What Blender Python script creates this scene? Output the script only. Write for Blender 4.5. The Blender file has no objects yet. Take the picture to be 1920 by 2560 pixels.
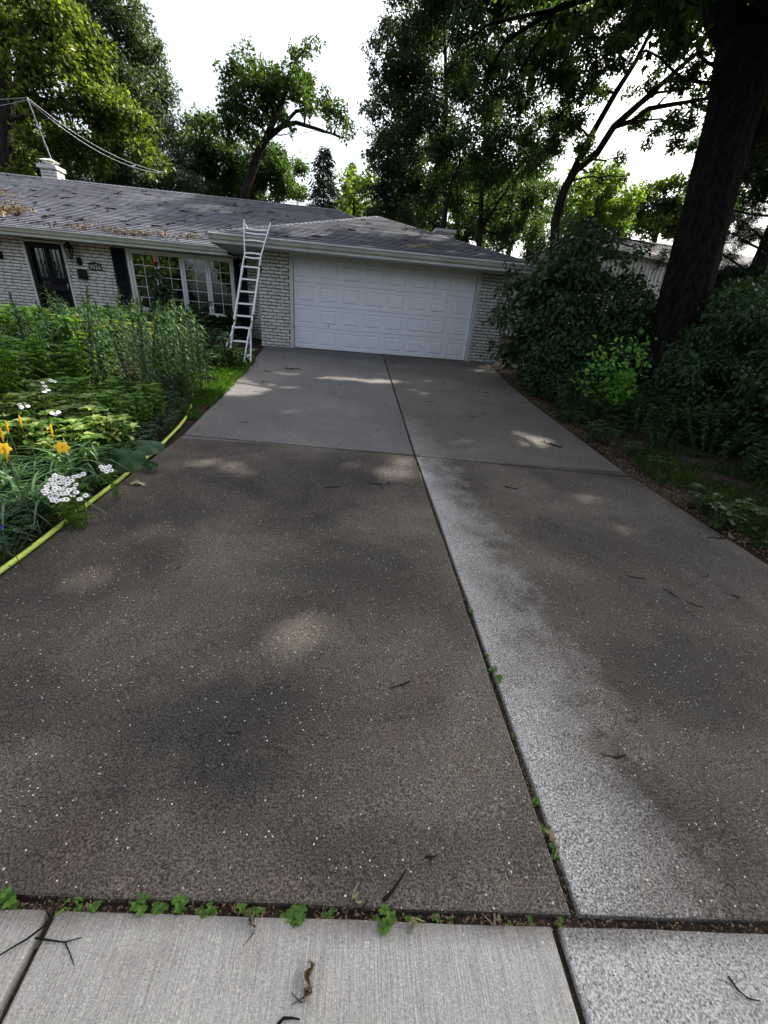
import bpy, bmesh, math, random
import numpy as np
from mathutils import Vector, Matrix, noise as mnoise
random.seed(7); RNG = np.random.default_rng(7)
SC = bpy.context.scene
C = SC.collection
PI = math.pi
# ------------------------------------------------------------------ camera
F, HD, PT, RL = 983.37, 0.0937, -0.4482, 0.0858
CAM = np.array([1.7723, -12.074, 0.8357])
fwd = np.array([math.sin(HD)*math.cos(PT), math.cos(HD)*math.cos(PT), math.sin(PT)])
rt = np.array([math.cos(HD), -math.sin(HD), 0.0]); up_ = np.cross(rt, fwd)
ca, cb = math.cos(RL)*rt + math.sin(RL)*up_, -math.sin(RL)*rt + math.cos(RL)*up_
cam_d = bpy.data.cameras.new('camera'); cam = bpy.data.objects.new('camera', cam_d); C.objects.link(cam)
cam.matrix_world = Matrix(((ca[0], cb[0], -fwd[0], CAM[0]), (ca[1], cb[1], -fwd[1], CAM[1]), (ca[2], cb[2], -fwd[2], CAM[2]), (0, 0, 0, 1)))
cam_d.sensor_fit = 'VERTICAL'; cam_d.sensor_height = 36.0; cam_d.lens = 36.0*F/2560
cam_d.clip_start = 0.05; cam_d.clip_end = 600
SC.camera = cam
# ------------------------------------------------------------------ light
SUN = Vector((0.62, 0.50, 0.86)).normalized()
SUN_EL = math.asin(SUN.z); SUN_AZ = math.atan2(SUN.x, SUN.y)
w = bpy.data.worlds.new('World'); SC.world = w; w.use_nodes = True
nt = w.node_tree; bg = nt.nodes['Background']
sky = nt.nodes.new('ShaderNodeTexSky'); sky.sky_type = 'NISHITA'; sky.sun_disc = False
sky.sun_elevation = SUN_EL; sky.sun_rotation = SUN_AZ
sky.air_density = 1.0; sky.dust_density = 6.0; sky.ozone_density = 1.5
hsv = nt.nodes.new('ShaderNodeHueSaturation'); hsv.inputs['Saturation'].default_value = 0.55; nt.links.new(sky.outputs[0], hsv.inputs['Color']); nt.links.new(hsv.outputs[0], bg.inputs[0]); bg.inputs[1].default_value = 0.15
sd = bpy.data.lights.new('sun', 'SUN'); so = bpy.data.objects.new('sun', sd); C.objects.link(so)
sd.energy = 5.0; sd.angle = math.radians(0.6); sd.color = (1.0, 0.93, 0.82)
so.rotation_euler = SUN.to_track_quat('Z', 'Y').to_euler(); so.location = (20, 15, 30)
SC.view_settings.view_transform = 'Standard'; SC.view_settings.look = 'None'
SC.view_settings.exposure = 1.32; SC.view_settings.gamma = 1.0
SC.render.engine = 'CYCLES'; SC.cycles.max_bounces = 6; SC.cycles.transparent_max_bounces = 12
# ------------------------------------------------------------------ pixel -> point helpers (photo pixels / 1.1573)
K = 1920/1659.0
def ray(u, v):
    u *= K; v *= K
    return fwd + ca*(u-960)/F - cb*(v-1280)/F
def at(u, v, y):
    d = ray(u, v); return CAM + d*(y-CAM[1])/d[1]
def atz(u, v, z):
    d = ray(u, v); return CAM + d*(z-CAM[2])/d[2]
S2, S1, Y1, TL = 0.0684, 0.042, -7.7133, -0.0121
def gz(x, y):
    if y > 0: z = 0.02*y
    elif y > Y1: z = S2*y
    elif y > -13.2: z = S2*Y1 + S1*(y-Y1)
    else: z = S2*Y1 + S1*(-13.2-Y1)
    return z + TL*(min(max(x, -4), 7)-2.4)*min(max(-y/2.0, 0), 1)
def onG(u, v, dz=0.0):
    d = ray(u, v); lo, hi = 0.1, 60.0
    for _ in range(50):
        m = (lo+hi)/2; p = CAM + d*m
        if p[2] > gz(p[0], p[1])+dz: lo = m
        else: hi = m
    return CAM + d*lo
def terr(x, y):      # soil / lawn surface beside the driveway
    z = gz(x, y)
    ledge, redge = -0.2, 5.1
    if x < ledge: z += min(0.06, (ledge-x)*0.1)
    if x > redge: z += min(1.4, (x-redge)*0.07)
    if y > -11.3:
        z += 0.03*mnoise.noise(Vector((x*0.8, y*0.8, 3)))
    return z
# ------------------------------------------------------------------ materials
def NT(name):
    m = bpy.data.materials.new(name); m.use_nodes = True
    t = m.node_tree; return m, t, t.nodes['Principled BSDF']
def N(t, kind, **kw):
    n = t.nodes.new(kind)
    for k, v in kw.items():
        if k.startswith('i_'):
            key = k[2:]; key = int(key) if key.isdigit() else key.replace('_', ' ')
            n.inputs[key].default_value = v
        else: setattr(n, k, v)
    return n
def ramp(t, src, stops):
    r = t.nodes.new('ShaderNodeValToRGB'); e = r.color_ramp.elements
    while len(e) < len(stops): e.new(0.5)
    for el, (p, c) in zip(e, stops):
        el.position = p; el.color = (c[0], c[1], c[2], 1) if not isinstance(c, (int, float)) else (c, c, c, 1)
    t.links.new(src, r.inputs[0]); return r.outputs[0]
def mixc(t, f, a, b, mode='MIX'):
    n = t.nodes.new('ShaderNodeMix'); n.data_type = 'RGBA'; n.blend_type = mode
    if isinstance(f, (int, float)): n.inputs[0].default_value = f
    else: t.links.new(f, n.inputs[0])
    for i, s in ((6, a), (7, b)):
        if isinstance(s, tuple): n.inputs[i].default_value = (s[0], s[1], s[2], 1)
        else: t.links.new(s, n.inputs[i])
    return n.outputs[2]
def math_(t, op, a, b=None, c=None, clamp=False):
    n = t.nodes.new('ShaderNodeMath'); n.operation = op; n.use_clamp = clamp
    for i, s in enumerate((a, b, c)):
        if s is None: continue
        if isinstance(s, (int, float)): n.inputs[i].default_value = s
        else: t.links.new(s, n.inputs[i])
    return n.outputs[0]
def noise(t, vec, scale, detail=4, rough=0.55, dist=0.0):
    n = N(t, 'ShaderNodeTexNoise'); n.inputs['Scale'].default_value = scale; n.inputs['Detail'].default_value = detail
    n.inputs['Roughness'].default_value = rough; n.inputs['Distortion'].default_value = dist
    t.links.new(vec, n.inputs['Vector']); return n.outputs['Fac']
def coords(t, out='Object'):
    return N(t, 'ShaderNodeTexCoord').outputs[out]
def bump(t, h, strength, dist, p):
    b = N(t, 'ShaderNodeBump'); b.inputs['Strength'].default_value = strength; b.inputs['Distance'].default_value = dist
    t.links.new(h, b.inputs['Height']); t.links.new(b.outputs[0], p.inputs['Normal'])
def simple(name, col, rough=0.6, metal=0.0, var=0.12, scale=8.0, bmp=0.0, spec=0.5):
    m, t, p = NT(name); co = coords(t)
    f = noise(t, co, scale, 5)
    lo = tuple(c*(1-var) for c in col); hi = tuple(min(1, c*(1+var)) for c in col)
    t.links.new(ramp(t, f, [(0.3, lo), (0.7, hi)]), p.inputs['Base Color'])
    p.inputs['Roughness'].default_value = rough; p.inputs['Metallic'].default_value = metal
    p.inputs['Specular IOR Level'].default_value = spec
    if bmp: bump(t, noise(t, co, scale*6, 4), 0.5, bmp, p)
    return m
def leafmat(name, cols, trans=0.35, rough=0.45, big=None, spec=0.2):
    m, t, p = NT(name)
    g = N(t, 'ShaderNodeNewGeometry')
    stops = [(i/(max(1, len(cols)-1)), c) for i, c in enumerate(cols)]
    c = ramp(t, g.outputs['Random Per Island'], stops)
    co = coords(t)
    f = noise(t, co, big or 0.9, 2)
    c = mixc(t, 1.0, c, ramp(t, f, [(0.3, (0.72, 0.75, 0.72)), (0.7, (1.2, 1.16, 1.0))]), 'MULTIPLY')
    t.links.new(c, p.inputs['Base Color']); p.inputs['Roughness'].default_value = rough
    p.inputs['Specular IOR Level'].default_value = spec
    tr = N(t, 'ShaderNodeBsdfTranslucent')
    c2 = mixc(t, 1.0, c, (1.5, 1.45, 0.55), 'MULTIPLY'); t.links.new(c2, tr.inputs[0])
    mx = N(t, 'ShaderNodeMixShader'); mx.inputs[0].default_value = trans
    t.links.new(p.outputs[0], mx.inputs[1]); t.links.new(tr.outputs[0], mx.inputs[2])
    t.links.new(mx.outputs[0], t.nodes['Material Output'].inputs[0])
    return m
def concrete(name, kind):
    m, t, p = NT(name); co = coords(t)
    big = noise(t, co, 0.75, 6, 0.6, 0.6); mid = noise(t, co, 4.0, 5, 0.6); fine = noise(t, co, 160, 3, 0.7)
    fine2 = noise(t, co, 420, 2, 0.6)
    if kind == 'drive':
        base = ramp(t, big, [(0.34, (0.032, 0.030, 0.028)), (0.48, (0.068, 0.062, 0.053)), (0.64, (0.125, 0.114, 0.094))])
        base = mixc(t, ramp(t, mid, [(0.35, 0.0), (0.75, 0.5)]), base, (0.115, 0.084, 0.068))
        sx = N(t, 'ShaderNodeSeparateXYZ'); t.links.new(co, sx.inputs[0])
        # dark blotches with ragged rims
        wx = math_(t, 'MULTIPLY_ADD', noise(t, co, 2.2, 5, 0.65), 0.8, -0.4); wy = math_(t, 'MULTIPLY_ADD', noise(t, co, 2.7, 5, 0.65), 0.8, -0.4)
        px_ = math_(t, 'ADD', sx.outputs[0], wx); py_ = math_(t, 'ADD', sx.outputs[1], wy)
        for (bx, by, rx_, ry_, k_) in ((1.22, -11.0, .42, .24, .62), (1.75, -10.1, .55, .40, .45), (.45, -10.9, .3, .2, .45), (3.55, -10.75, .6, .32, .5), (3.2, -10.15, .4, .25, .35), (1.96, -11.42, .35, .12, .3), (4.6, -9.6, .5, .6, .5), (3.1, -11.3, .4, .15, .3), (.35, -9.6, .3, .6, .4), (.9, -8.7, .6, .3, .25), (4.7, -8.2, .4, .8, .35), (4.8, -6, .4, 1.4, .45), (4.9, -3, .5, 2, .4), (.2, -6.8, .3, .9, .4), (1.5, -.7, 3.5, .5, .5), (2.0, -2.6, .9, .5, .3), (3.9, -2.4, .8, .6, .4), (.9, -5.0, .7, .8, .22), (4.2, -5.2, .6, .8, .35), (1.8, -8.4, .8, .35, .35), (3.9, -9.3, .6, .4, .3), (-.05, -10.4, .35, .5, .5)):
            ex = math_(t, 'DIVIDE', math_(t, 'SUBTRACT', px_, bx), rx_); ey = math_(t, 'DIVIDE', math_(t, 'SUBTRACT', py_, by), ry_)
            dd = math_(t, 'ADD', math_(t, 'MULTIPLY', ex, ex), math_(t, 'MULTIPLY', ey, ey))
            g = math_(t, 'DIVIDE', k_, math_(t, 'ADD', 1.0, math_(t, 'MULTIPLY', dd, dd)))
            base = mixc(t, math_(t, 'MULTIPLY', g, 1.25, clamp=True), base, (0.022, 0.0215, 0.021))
        # clean pale streak that runs along the right side of the centre joint
        wob = noise(t, co, 3.2, 6, 0.65)
        xx = math_(t, 'SUBTRACT', sx.outputs[0], 2.47)
        # streak width grows towards the street
        yy = math_(t, 'MULTIPLY_ADD', sx.outputs[1], -0.008, 0.22)
        wd = math_(t, 'MULTIPLY_ADD', math_(t, 'SUBTRACT', wob, 0.5), 0.75, yy)
        r = math_(t, 'DIVIDE', xx, math_(t, 'MAXIMUM', wd, 0.03))
        inside = math_(t, 'SUBTRACT', 1.0, math_(t, 'MULTIPLY', math_(t, 'POWER', math_(t, 'MAXIMUM', r, 0.0), 0.9), 0.62), clamp=True)
        inside = math_(t, 'MULTIPLY', inside, math_(t, 'MULTIPLY_ADD', wob, 1.1, 0.45))
        right = math_(t, 'GREATER_THAN', xx, 0.0)
        lim = math_(t, 'MULTIPLY_ADD', sx.outputs[1], -0.40, -2.2, clamp=True)
        msk = math_(t, 'MULTIPLY', math_(t, 'MULTIPLY', inside, right), lim)
        nearm = math_(t, 'MULTIPLY', sx.outputs[1], -0.12)
        msk = math_(t, 'MULTIPLY', msk, math_(t, 'MINIMUM', nearm, 1.0), clamp=True)
        base = mixc(t, math_(t, 'MULTIPLY', msk, 0.95, clamp=True), base, (0.31, 0.302, 0.284))
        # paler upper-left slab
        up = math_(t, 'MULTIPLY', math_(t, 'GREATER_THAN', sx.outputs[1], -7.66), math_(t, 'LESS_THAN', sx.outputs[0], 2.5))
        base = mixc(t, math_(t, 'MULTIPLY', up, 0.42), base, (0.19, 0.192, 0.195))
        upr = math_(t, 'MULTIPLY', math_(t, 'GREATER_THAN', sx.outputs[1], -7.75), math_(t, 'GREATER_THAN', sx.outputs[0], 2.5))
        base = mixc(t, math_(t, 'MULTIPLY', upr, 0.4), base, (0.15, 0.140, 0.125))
        # grime along the joints
        jd = math_(t, 'ABSOLUTE', math_(t, 'SUBTRACT', sx.outputs[0], 2.47))
        grit = ramp(t, fine, [(0.34, 0.22), (0.50, 0.92), (0.64, 2.0)]); dens = 0.955
        streak = None
    elif kind == 'broom':
        base = ramp(t, big, [(0.3, (0.30, 0.288, 0.262)), (0.7, (0.44, 0.425, 0.39))])
        mp = N(t, 'ShaderNodeMapping'); mp.inputs['Scale'].default_value = (330, 9, 1); mp.inputs['Rotation'].default_value = (0, 0, 0.12); t.links.new(co, mp.inputs[0])
        streak = noise(t, mp.outputs[0], 1.0, 3, 0.6)
        base = mixc(t, 1.0, base, ramp(t, streak, [(0.3, 0.72), (0.7, 1.22)]), 'MULTIPLY')
        grit = ramp(t, fine, [(0.3, 0.75), (0.7, 1.25)]); dens = 0.97
    else:
        base = ramp(t, big, [(0.3, (0.26, 0.252, 0.238)), (0.7, (0.40, 0.388, 0.365))])
        grit = ramp(t, fine, [(0.32, 0.3), (0.5, 1.0), (0.66, 1.7)]); dens = 0.93; streak = None
    if kind != 'drive':
        sx2 = N(t, 'ShaderNodeSeparateXYZ'); t.links.new(co, sx2.inputs[0])
        dj = math_(t, 'SUBTRACT', math_(t, 'MULTIPLY_ADD', sx2.outputs[0], -0.05, -11.485), sx2.outputs[1])
        dj = math_(t, 'ADD', dj, math_(t, 'MULTIPLY_ADD', mid, 0.10, -0.05))
        base = mixc(t, math_(t, 'MULTIPLY', math_(t, 'SUBTRACT', 1.0, math_(t, 'DIVIDE', dj, 0.055), clamp=True), 0.65), base, (0.06, 0.052, 0.042))
        base = mixc(t, ramp(t, mid, [(0.55, 0.0), (0.75, 0.35)]), base, (0.20, 0.185, 0.16))
    col = mixc(t, 1.0, base, grit, 'MULTIPLY')
    col = mixc(t, 1.0, col, ramp(t, fine2, [(0.3, 0.7), (0.7, 1.3)]), 'MULTIPLY')
    vo = N(t, 'ShaderNodeTexVoronoi'); vo.inputs['Scale'].default_value = 135; t.links.new(co, vo.inputs['Vector'])
    sp = N(t, 'ShaderNodeSeparateColor'); t.links.new(vo.outputs['Color'], sp.inputs[0])
    spk = math_(t, 'MULTIPLY', math_(t, 'GREATER_THAN', sp.outputs[0], dens), math_(t, 'LESS_THAN', vo.outputs['Distance'], math_(t, 'MULTIPLY', sp.outputs[1], 0.42)))
    col = mixc(t, spk, col, (0.62, 0.58, 0.52))
    drk = math_(t, 'MULTIPLY', math_(t, 'LESS_THAN', sp.outputs[0], 0.05), math_(t, 'LESS_THAN', vo.outputs['Distance'], 0.33))
    if kind != 'broom': col = mixc(t, drk, col, (0.03, 0.028, 0.026))
    t.links.new(col, p.inputs['Base Color']); p.inputs['Roughness'].default_value = 0.85; p.inputs['Specular IOR Level'].default_value = 0.15
    h = math_(t, 'ADD', fine, math_(t, 'MULTIPLY', mid, 0.4))
    if streak is not None: h = math_(t, 'ADD', h, math_(t, 'MULTIPLY', streak, 1.5))
    bump(t, h, 0.7, 0.004, p)
    return m
def soilmat():
    m, t, p = NT('soil'); co = coords(t)
    f = noise(t, co, 1.2, 6, 0.65); g = noise(t, co, 40, 5, 0.7)
    c = ramp(t, f, [(0.35, (0.018, 0.014, 0.011)), (0.6, (0.04, 0.03, 0.022)), (0.75, (0.032, 0.04, 0.018))])
    c = mixc(t, 1.0, c, ramp(t, g, [(0.3, 0.4), (0.7, 1.7)]), 'MULTIPLY')
    t.links.new(c, p.inputs['Base Color']); p.inputs['Roughness'].default_value = 1.0; p.inputs['Specular IOR Level'].default_value = 0.1
    bump(t, g, 0.8, 0.02, p); return m
def brickmat():
    m, t, p = NT('white_brick'); co = coords(t)
    g = N(t, 'ShaderNodeNewGeometry')
    c = ramp(t, g.outputs['Random Per Island'], [(0, (0.60, 0.59, 0.55)), (0.5, (0.70, 0.69, 0.65)), (1, (0.76, 0.75, 0.71))])
    f = noise(t, co, 14, 6, 0.7)
    c = mixc(t, ramp(t, f, [(0.42, 0.0), (0.75, 0.55)]), c, (0.42, 0.40, 0.35))
    t.links.new(c, p.inputs['Base Color']); p.inputs['Roughness'].default_value = 0.7
    bump(t, noise(t, co, 60, 4), 0.6, 0.006, p); return m
def shingle():
    m, t, p = NT('asphalt_shingle')
    uv = coords(t, 'UV'); co = coords(t)
    br = N(t, 'ShaderNodeTexBrick'); br.offset = 0.5
    br.inputs['Scale'].default_value = 1.0; br.inputs['Brick Width'].default_value = 0.3; br.inputs['Row Height'].default_value = 1.0
    br.inputs['Mortar Size'].default_value = 0.004; br.inputs['Color1'].default_value = (0.040, 0.047, 0.068, 1); br.inputs['Color2'].default_value = (0.088, 0.098, 0.132, 1)
    br.inputs['Mortar'].default_value = (0.04, 0.04, 0.04, 1); t.links.new(uv, br.inputs['Vector'])
    f = noise(t, co, 0.7, 5, 0.6); g = noise(t, co, 120, 3, 0.7)
    c = mixc(t, 1.0, br.outputs['Color'], ramp(t, f, [(0.3, (0.6, 0.6, 0.62)), (0.7, (1.35, 1.3, 1.28))]), 'MULTIPLY')
    c = mixc(t, 1.0, c, ramp(t, g, [(0.3, 0.55), (0.7, 1.5)]), 'MULTIPLY')
    mp = N(t, 'ShaderNodeMapping'); mp.inputs['Scale'].default_value = (3.0, 0.5, 0.5); t.links.new(co, mp.inputs[0])
    s = noise(t, mp.outputs[0], 1.5, 5, 0.6)
    c = mixc(t, ramp(t, s, [(0.5, 0.0), (0.75, 0.6)]), c, (0.07, 0.062, 0.058))
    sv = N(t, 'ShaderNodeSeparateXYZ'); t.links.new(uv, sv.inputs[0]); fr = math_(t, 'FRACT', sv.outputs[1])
    c = mixc(t, math_(t, 'LESS_THAN', fr, 0.24), c, mixc(t, 1.0, c, (0.55, 0.55, 0.55), 'MULTIPLY'))  # shadow line of each course, painted into the colour of its lower edge
    t.links.new(c, p.inputs['Base Color']); p.inputs['Roughness'].default_value = 0.75
    bump(t, g, 0.6, 0.004, p); return m
def barkmat(name, a, b, sc=9.0, bm=0.05):
    m, t, p = NT(name); co = coords(t)
    mp = N(t, 'ShaderNodeMapping'); mp.inputs['Scale'].default_value = (1, 1, 0.13); t.links.new(co, mp.inputs[0])
    f = noise(t, mp.outputs[0], sc, 7, 0.65, 0.8)
    t.links.new(ramp(t, f, [(0.38, a), (0.62, b)]), p.inputs['Base Color']); p.inputs['Roughness'].default_value = 1.0; p.inputs['Specular IOR Level'].default_value = 0.05
    bump(t, f, 1.0, bm, p); return m
M = {}
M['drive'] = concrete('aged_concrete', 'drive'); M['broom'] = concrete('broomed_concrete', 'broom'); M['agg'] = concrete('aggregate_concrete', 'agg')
M['soil'] = soilmat(); M['brick'] = brickmat(); M['mortar'] = simple('mortar', (0.15, 0.145, 0.13), 0.9, var=0.3, scale=20, bmp=0.004)
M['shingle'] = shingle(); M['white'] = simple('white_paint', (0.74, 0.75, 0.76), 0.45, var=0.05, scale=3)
M['door'] = simple('door_paint', (0.83, 0.86, 0.92), 0.4, var=0.03, scale=5, bmp=0.0006)
M['fascia'] = simple('weathered_white', (0.60, 0.61, 0.57), 0.55, var=0.16, scale=2.5)
M['soffit'] = simple('soffit_white', (0.60, 0.61, 0.60), 0.6, var=0.06)
M['navy'] = simple('dark_shutter_paint', (0.008, 0.009, 0.018), 0.6, var=0.2, spec=0.15)
M['iron'] = simple('black_iron', (0.008, 0.008, 0.008), 0.55, var=0.2, spec=0.2)
M['plate'] = simple('numeral_white', (0.7, 0.7, 0.66), 0.5)
M['alu'] = simple('aluminium', (0.46, 0.47, 0.47), 0.38, metal=0.8, var=0.08, scale=12)
M['rubber'] = simple('black_rubber', (0.02, 0.02, 0.022), 0.7)
M['twig'] = simple('twig_bark', (0.018, 0.014, 0.011), 0.95, var=0.5, scale=30, spec=0.1)
M['palet'] = simple('bleached_twig', (0.32, 0.25, 0.17), 0.9, var=0.4, scale=30)
M['dry'] = leafmat('dry_leaf', [(0.11, 0.065, 0.04), (0.24, 0.17, 0.115), (0.06, 0.038, 0.028)], 0.15, 0.7)
M['palel'] = leafmat('pale_dead_leaf', [(0.5, 0.46, 0.34), (0.4, 0.34, 0.22)], 0.1, 0.7)
M['bark'] = barkmat('oak_bark', (0.004, 0.0035, 0.003), (0.020, 0.017, 0.015), 18, 0.04)
M['bark2'] = barkmat('grey_bark', (0.012, 0.011, 0.009), (0.05, 0.044, 0.038), 9, 0.03)
M['stem'] = simple('green_stem', (0.05, 0.08, 0.025), 0.6, var=0.3)
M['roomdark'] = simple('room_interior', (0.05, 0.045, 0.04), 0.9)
M['curtain'] = simple('sheer_curtain', (0.35, 0.38, 0.33), 0.9, var=0.1)
M['red'] = simple('red_glass_ornament', (0.12, 0.006, 0.008), 0.15, var=0.2)
M['rock'] = simple('pale_rock', (0.55, 0.54, 0.52), 0.8, var=0.2, bmp=0.01)
M['siding'] = simple('grey_siding_paint', (0.42, 0.44, 0.42), 0.7, var=0.08, scale=2)
M['wire'] = simple('grey_cable', (0.35, 0.36, 0.38), 0.5, metal=0.4)
M['lampw'] = simple('ivory_plastic', (0.75, 0.68, 0.42), 0.5, var=0.05)
M['wood'] = simple('porch_concrete', (0.20, 0.19, 0.17), 0.85, var=0.2, scale=6, bmp=0.003)
M['asphalt'] = simple('asphalt', (0.05, 0.05, 0.052), 0.9, var=0.3, scale=40, bmp=0.004)
def hosem():
    m, t, p = NT('hose_rubber'); co = coords(t)
    f = noise(t, co, 9, 5, 0.7); g = noise(t, co, 45, 4, 0.7)
    c = ramp(t, f, [(0.3, (0.42, 0.56, 0.07)), (0.7, (0.58, 0.72, 0.15))])
    c = mixc(t, ramp(t, g, [(0.60, 0.0), (0.64, 1.0)]), c, (0.09, 0.11, 0.05))
    t.links.new(c, p.inputs['Base Color']); p.inputs['Roughness'].default_value = 0.45; return m
M['hose'] = hosem()
def glassm():
    m, t, p = NT('window_glass'); t.nodes.remove(p)
    fr = N(t, 'ShaderNodeFresnel'); fr.inputs[0].default_value = 1.6
    gl = N(t, 'ShaderNodeBsdfGlossy'); gl.inputs['Roughness'].default_value = 0.02; gl.inputs[0].default_value = (0.9, 0.95, 1, 1)
    tr = N(t, 'ShaderNodeBsdfTransparent'); tr.inputs[0].default_value = (0.6, 0.66, 0.62, 1)
    f2 = math_(t, 'MULTIPLY_ADD', fr.outputs[0], 1.5, 0.03, clamp=True)
    mx = N(t, 'ShaderNodeMixShader'); t.links.new(f2, mx.inputs[0]); t.links.new(tr.outputs[0], mx.inputs[1]); t.links.new(gl.outputs[0], mx.inputs[2])
    t.links.new(mx.outputs[0], t.nodes['Material Output'].inputs[0]); return m
M['glass'] = glassm()
G = lambda r, g, b: (r, g, b)
M['L_oak'] = leafmat('oak_leaves', [G(.018, .042, .014), G(.038, .080, .022), G(.07, .13, .03)], 0.42)
M['L_left'] = leafmat('sunny_leaves', [G(.026, .055, .016), G(.06, .10, .022), G(.17, .22, .04)], 0.42)
M['L_mid'] = leafmat('green_leaves', [G(.022, .050, .022), G(.042, .088, .032), G(.07, .13, .04)], 0.42)
M['L_blue'] = leafmat('grey_green_leaves', [G(.025, .045, .030), G(.05, .082, .048), G(.075, .115, .058)], 0.38)
M['L_bright'] = leafmat('bright_leaves', [G(.06, .12, .02), G(.10, .19, .03), G(.16, .24, .05)], 0.5)
M['L_redbud'] = leafmat('redbud_leaves', [G(.07, .22, .035), G(.12, .32, .05), G(.20, .40, .07)], 0.5)
M['L_verge'] = leafmat('verge_grass_blades', [G(.025, .06, .015), G(.05, .10, .02), G(.09, .12, .04)], 0.3)
M['L_needle'] = leafmat('needles', [G(.012, .025, .014), G(.02, .045, .02)], 0.1)
M['L_vib'] = leafmat('viburnum_leaves', [G(.020, .050, .025), G(.036, .078, .036), G(.058, .108, .050)], 0.3, 0.5, spec=0.3)
M['L_under'] = leafmat('undergrowth_leaves', [G(.018, .050, .022), G(.030, .078, .032), G(.052, .115, .042)], 0.32, 0.5, spec=0.25)
M['L_lily'] = leafmat('lily_leaves', [G(.035, .085, .035), G(.065, .14, .055), G(.10, .19, .075)], 0.3, 0.4, 2.0, 0.4)
M['L_fresh'] = leafmat('fresh_leaves', [G(.06, .14, .022), G(.10, .22, .035), G(.17, .31, .06)], 0.42, 0.45, 2.0)
M['L_var'] = leafmat('variegated_leaves', [G(.05, .13, .025), G(.10, .21, .04), G(.30, .36, .13), G(.05, .12, .025)], 0.35, 0.45, 3.0)
M['L_yel'] = leafmat('yellow_leaves', [G(.20, .26, .03), G(.32, .36, .06)], 0.4, 0.5, 3.0)
M['L_grass'] = leafmat('grass_blades', [G(.05, .12, .02), G(.08, .18, .03), G(.12, .23, .04)], 0.4, 0.5, 1.5)
M['L_hosta'] = leafmat('broad_leaves', [G(.025, .065, .03), G(.045, .095, .04)], 0.25, 0.4)
M['petalw'] = simple('white_petal', (0.82, 0.82, 0.80), 0.6, var=0.03)
M['petaly'] = leafmat('yellow_petal', [G(.80, .48, .02), G(.85, .58, .05)], 0.3, 0.5)
M['eye'] = simple('dark_flower_eye', (0.10, 0.06, 0.03), 0.8)
M['petalb'] = simple('violet_petal', (0.05, 0.03, 0.30), 0.6)
# ------------------------------------------------------------------ mesh + object helpers
class MB:
    def __init__(s): s.v = []; s.f = []; s.uv = None
    def add(s, vs, fs):
        o = len(s.v); s.v += [tuple(x) for x in vs]; s.f += [tuple(i+o for i in f) for f in fs]
    def box(s, x0, x1, y0, y1, z0, z1, M4=None):
        vs = [(x0,y0,z0),(x1,y0,z0),(x1,y1,z0),(x0,y1,z0),(x0,y0,z1),(x1,y0,z1),(x1,y1,z1),(x0,y1,z1)]
        if M4: vs = [tuple(M4 @ Vector(v)) for v in vs]
        s.add(vs, [(0,3,2,1),(4,5,6,7),(0,1,5,4),(1,2,6,5),(2,3,7,6),(3,0,4,7)])
    def bar(s, a, b, w, h=None, up=(0,0,1)):
        a, b = Vector(a), Vector(b); h = h or w; d = (b-a)
        if d.length < 1e-6: return
        d.normalize(); u = Vector(up)
        if abs(d.dot(u)) > 0.98: u = Vector((0,1,0))
        r = d.cross(u).normalized()*w/2; t = r.cross(d).normalized()*h/2
        vs = [a-r-t, a+r-t, a+r+t, a-r+t, b-r-t, b+r-t, b+r+t, b-r+t]
        s.add(vs, [(0,3,2,1),(4,5,6,7),(0,1,5,4),(1,2,6,5),(2,3,7,6),(3,0,4,7)])
    def tube(s, pts, rad, n=6, cap=True):
        pts = [Vector(p) for p in pts]; k = len(pts)
        if not hasattr(rad, '__len__'): rad = [rad]*k
        o = len(s.v); prev = None
        for i, p in enumerate(pts):
            d = (pts[min(i+1, k-1)]-pts[max(i-1, 0)]).normalized()
            if prev is None:
                u = Vector((0,0,1)) if abs(d.z) < 0.9 else Vector((1,0,0))
                r = d.cross(u).normalized()
            else: r = (prev - d*prev.dot(d)).normalized()
            prev = r; t = d.cross(r)
            for j in range(n):
                a = 2*PI*j/n; s.v.append(tuple(p + (r*math.cos(a)+t*math.sin(a))*rad[i]))
        for i in range(k-1):
            for j in range(n):
                j2 = (j+1) % n; s.f.append((o+i*n+j, o+i*n+j2, o+(i+1)*n+j2, o+(i+1)*n+j))
        if cap:
            s.f.append(tuple(o+j for j in range(n))[::-1]); s.f.append(tuple(o+(k-1)*n+j for j in range(n)))
    def lathe(s, prof, c=(0,0,0), n=12):
        o = len(s.v)
        for r, z in prof:
            for j in range(n):
                a = 2*PI*j/n; s.v.append((c[0]+r*math.cos(a), c[1]+r*math.sin(a), c[2]+z))
        for i in range(len(prof)-1):
            for j in range(n):
                j2 = (j+1) % n; s.f.append((o+i*n+j, o+i*n+j2, o+(i+1)*n+j2, o+(i+1)*n+j))
    def build(s, name, mat, parent=None, smooth=False):
        me = bpy.data.meshes.new(name); me.from_pydata(s.v, [], s.f); me.update()
        me.materials.append(mat)
        if s.uv is not None:
            l = me.uv_layers.new(name='UVMap'); l.data.foreach_set('uv', np.array(s.uv, dtype=np.float32).ravel())
        if smooth: me.polygons.foreach_set('use_smooth', np.ones(len(me.polygons), dtype=bool))
        o = bpy.data.objects.new(name, me); C.objects.link(o)
        if parent is not None: o.parent = parent
        return o
def tag(o, label=None, cat=None, group=None, kind=None):
    if label: o['label'] = label
    if cat: o['category'] = cat
    if group: o['group'] = group
    if kind: o['kind'] = kind
    return o
def empty(name, loc=(0,0,0), rz=0.0, label=None, cat=None, group=None):
    o = bpy.data.objects.new(name, None); C.objects.link(o); o.location = loc; o.rotation_euler = (0,0,rz)
    o.empty_display_size = 0.1
    return tag(o, label, cat, group)
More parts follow.
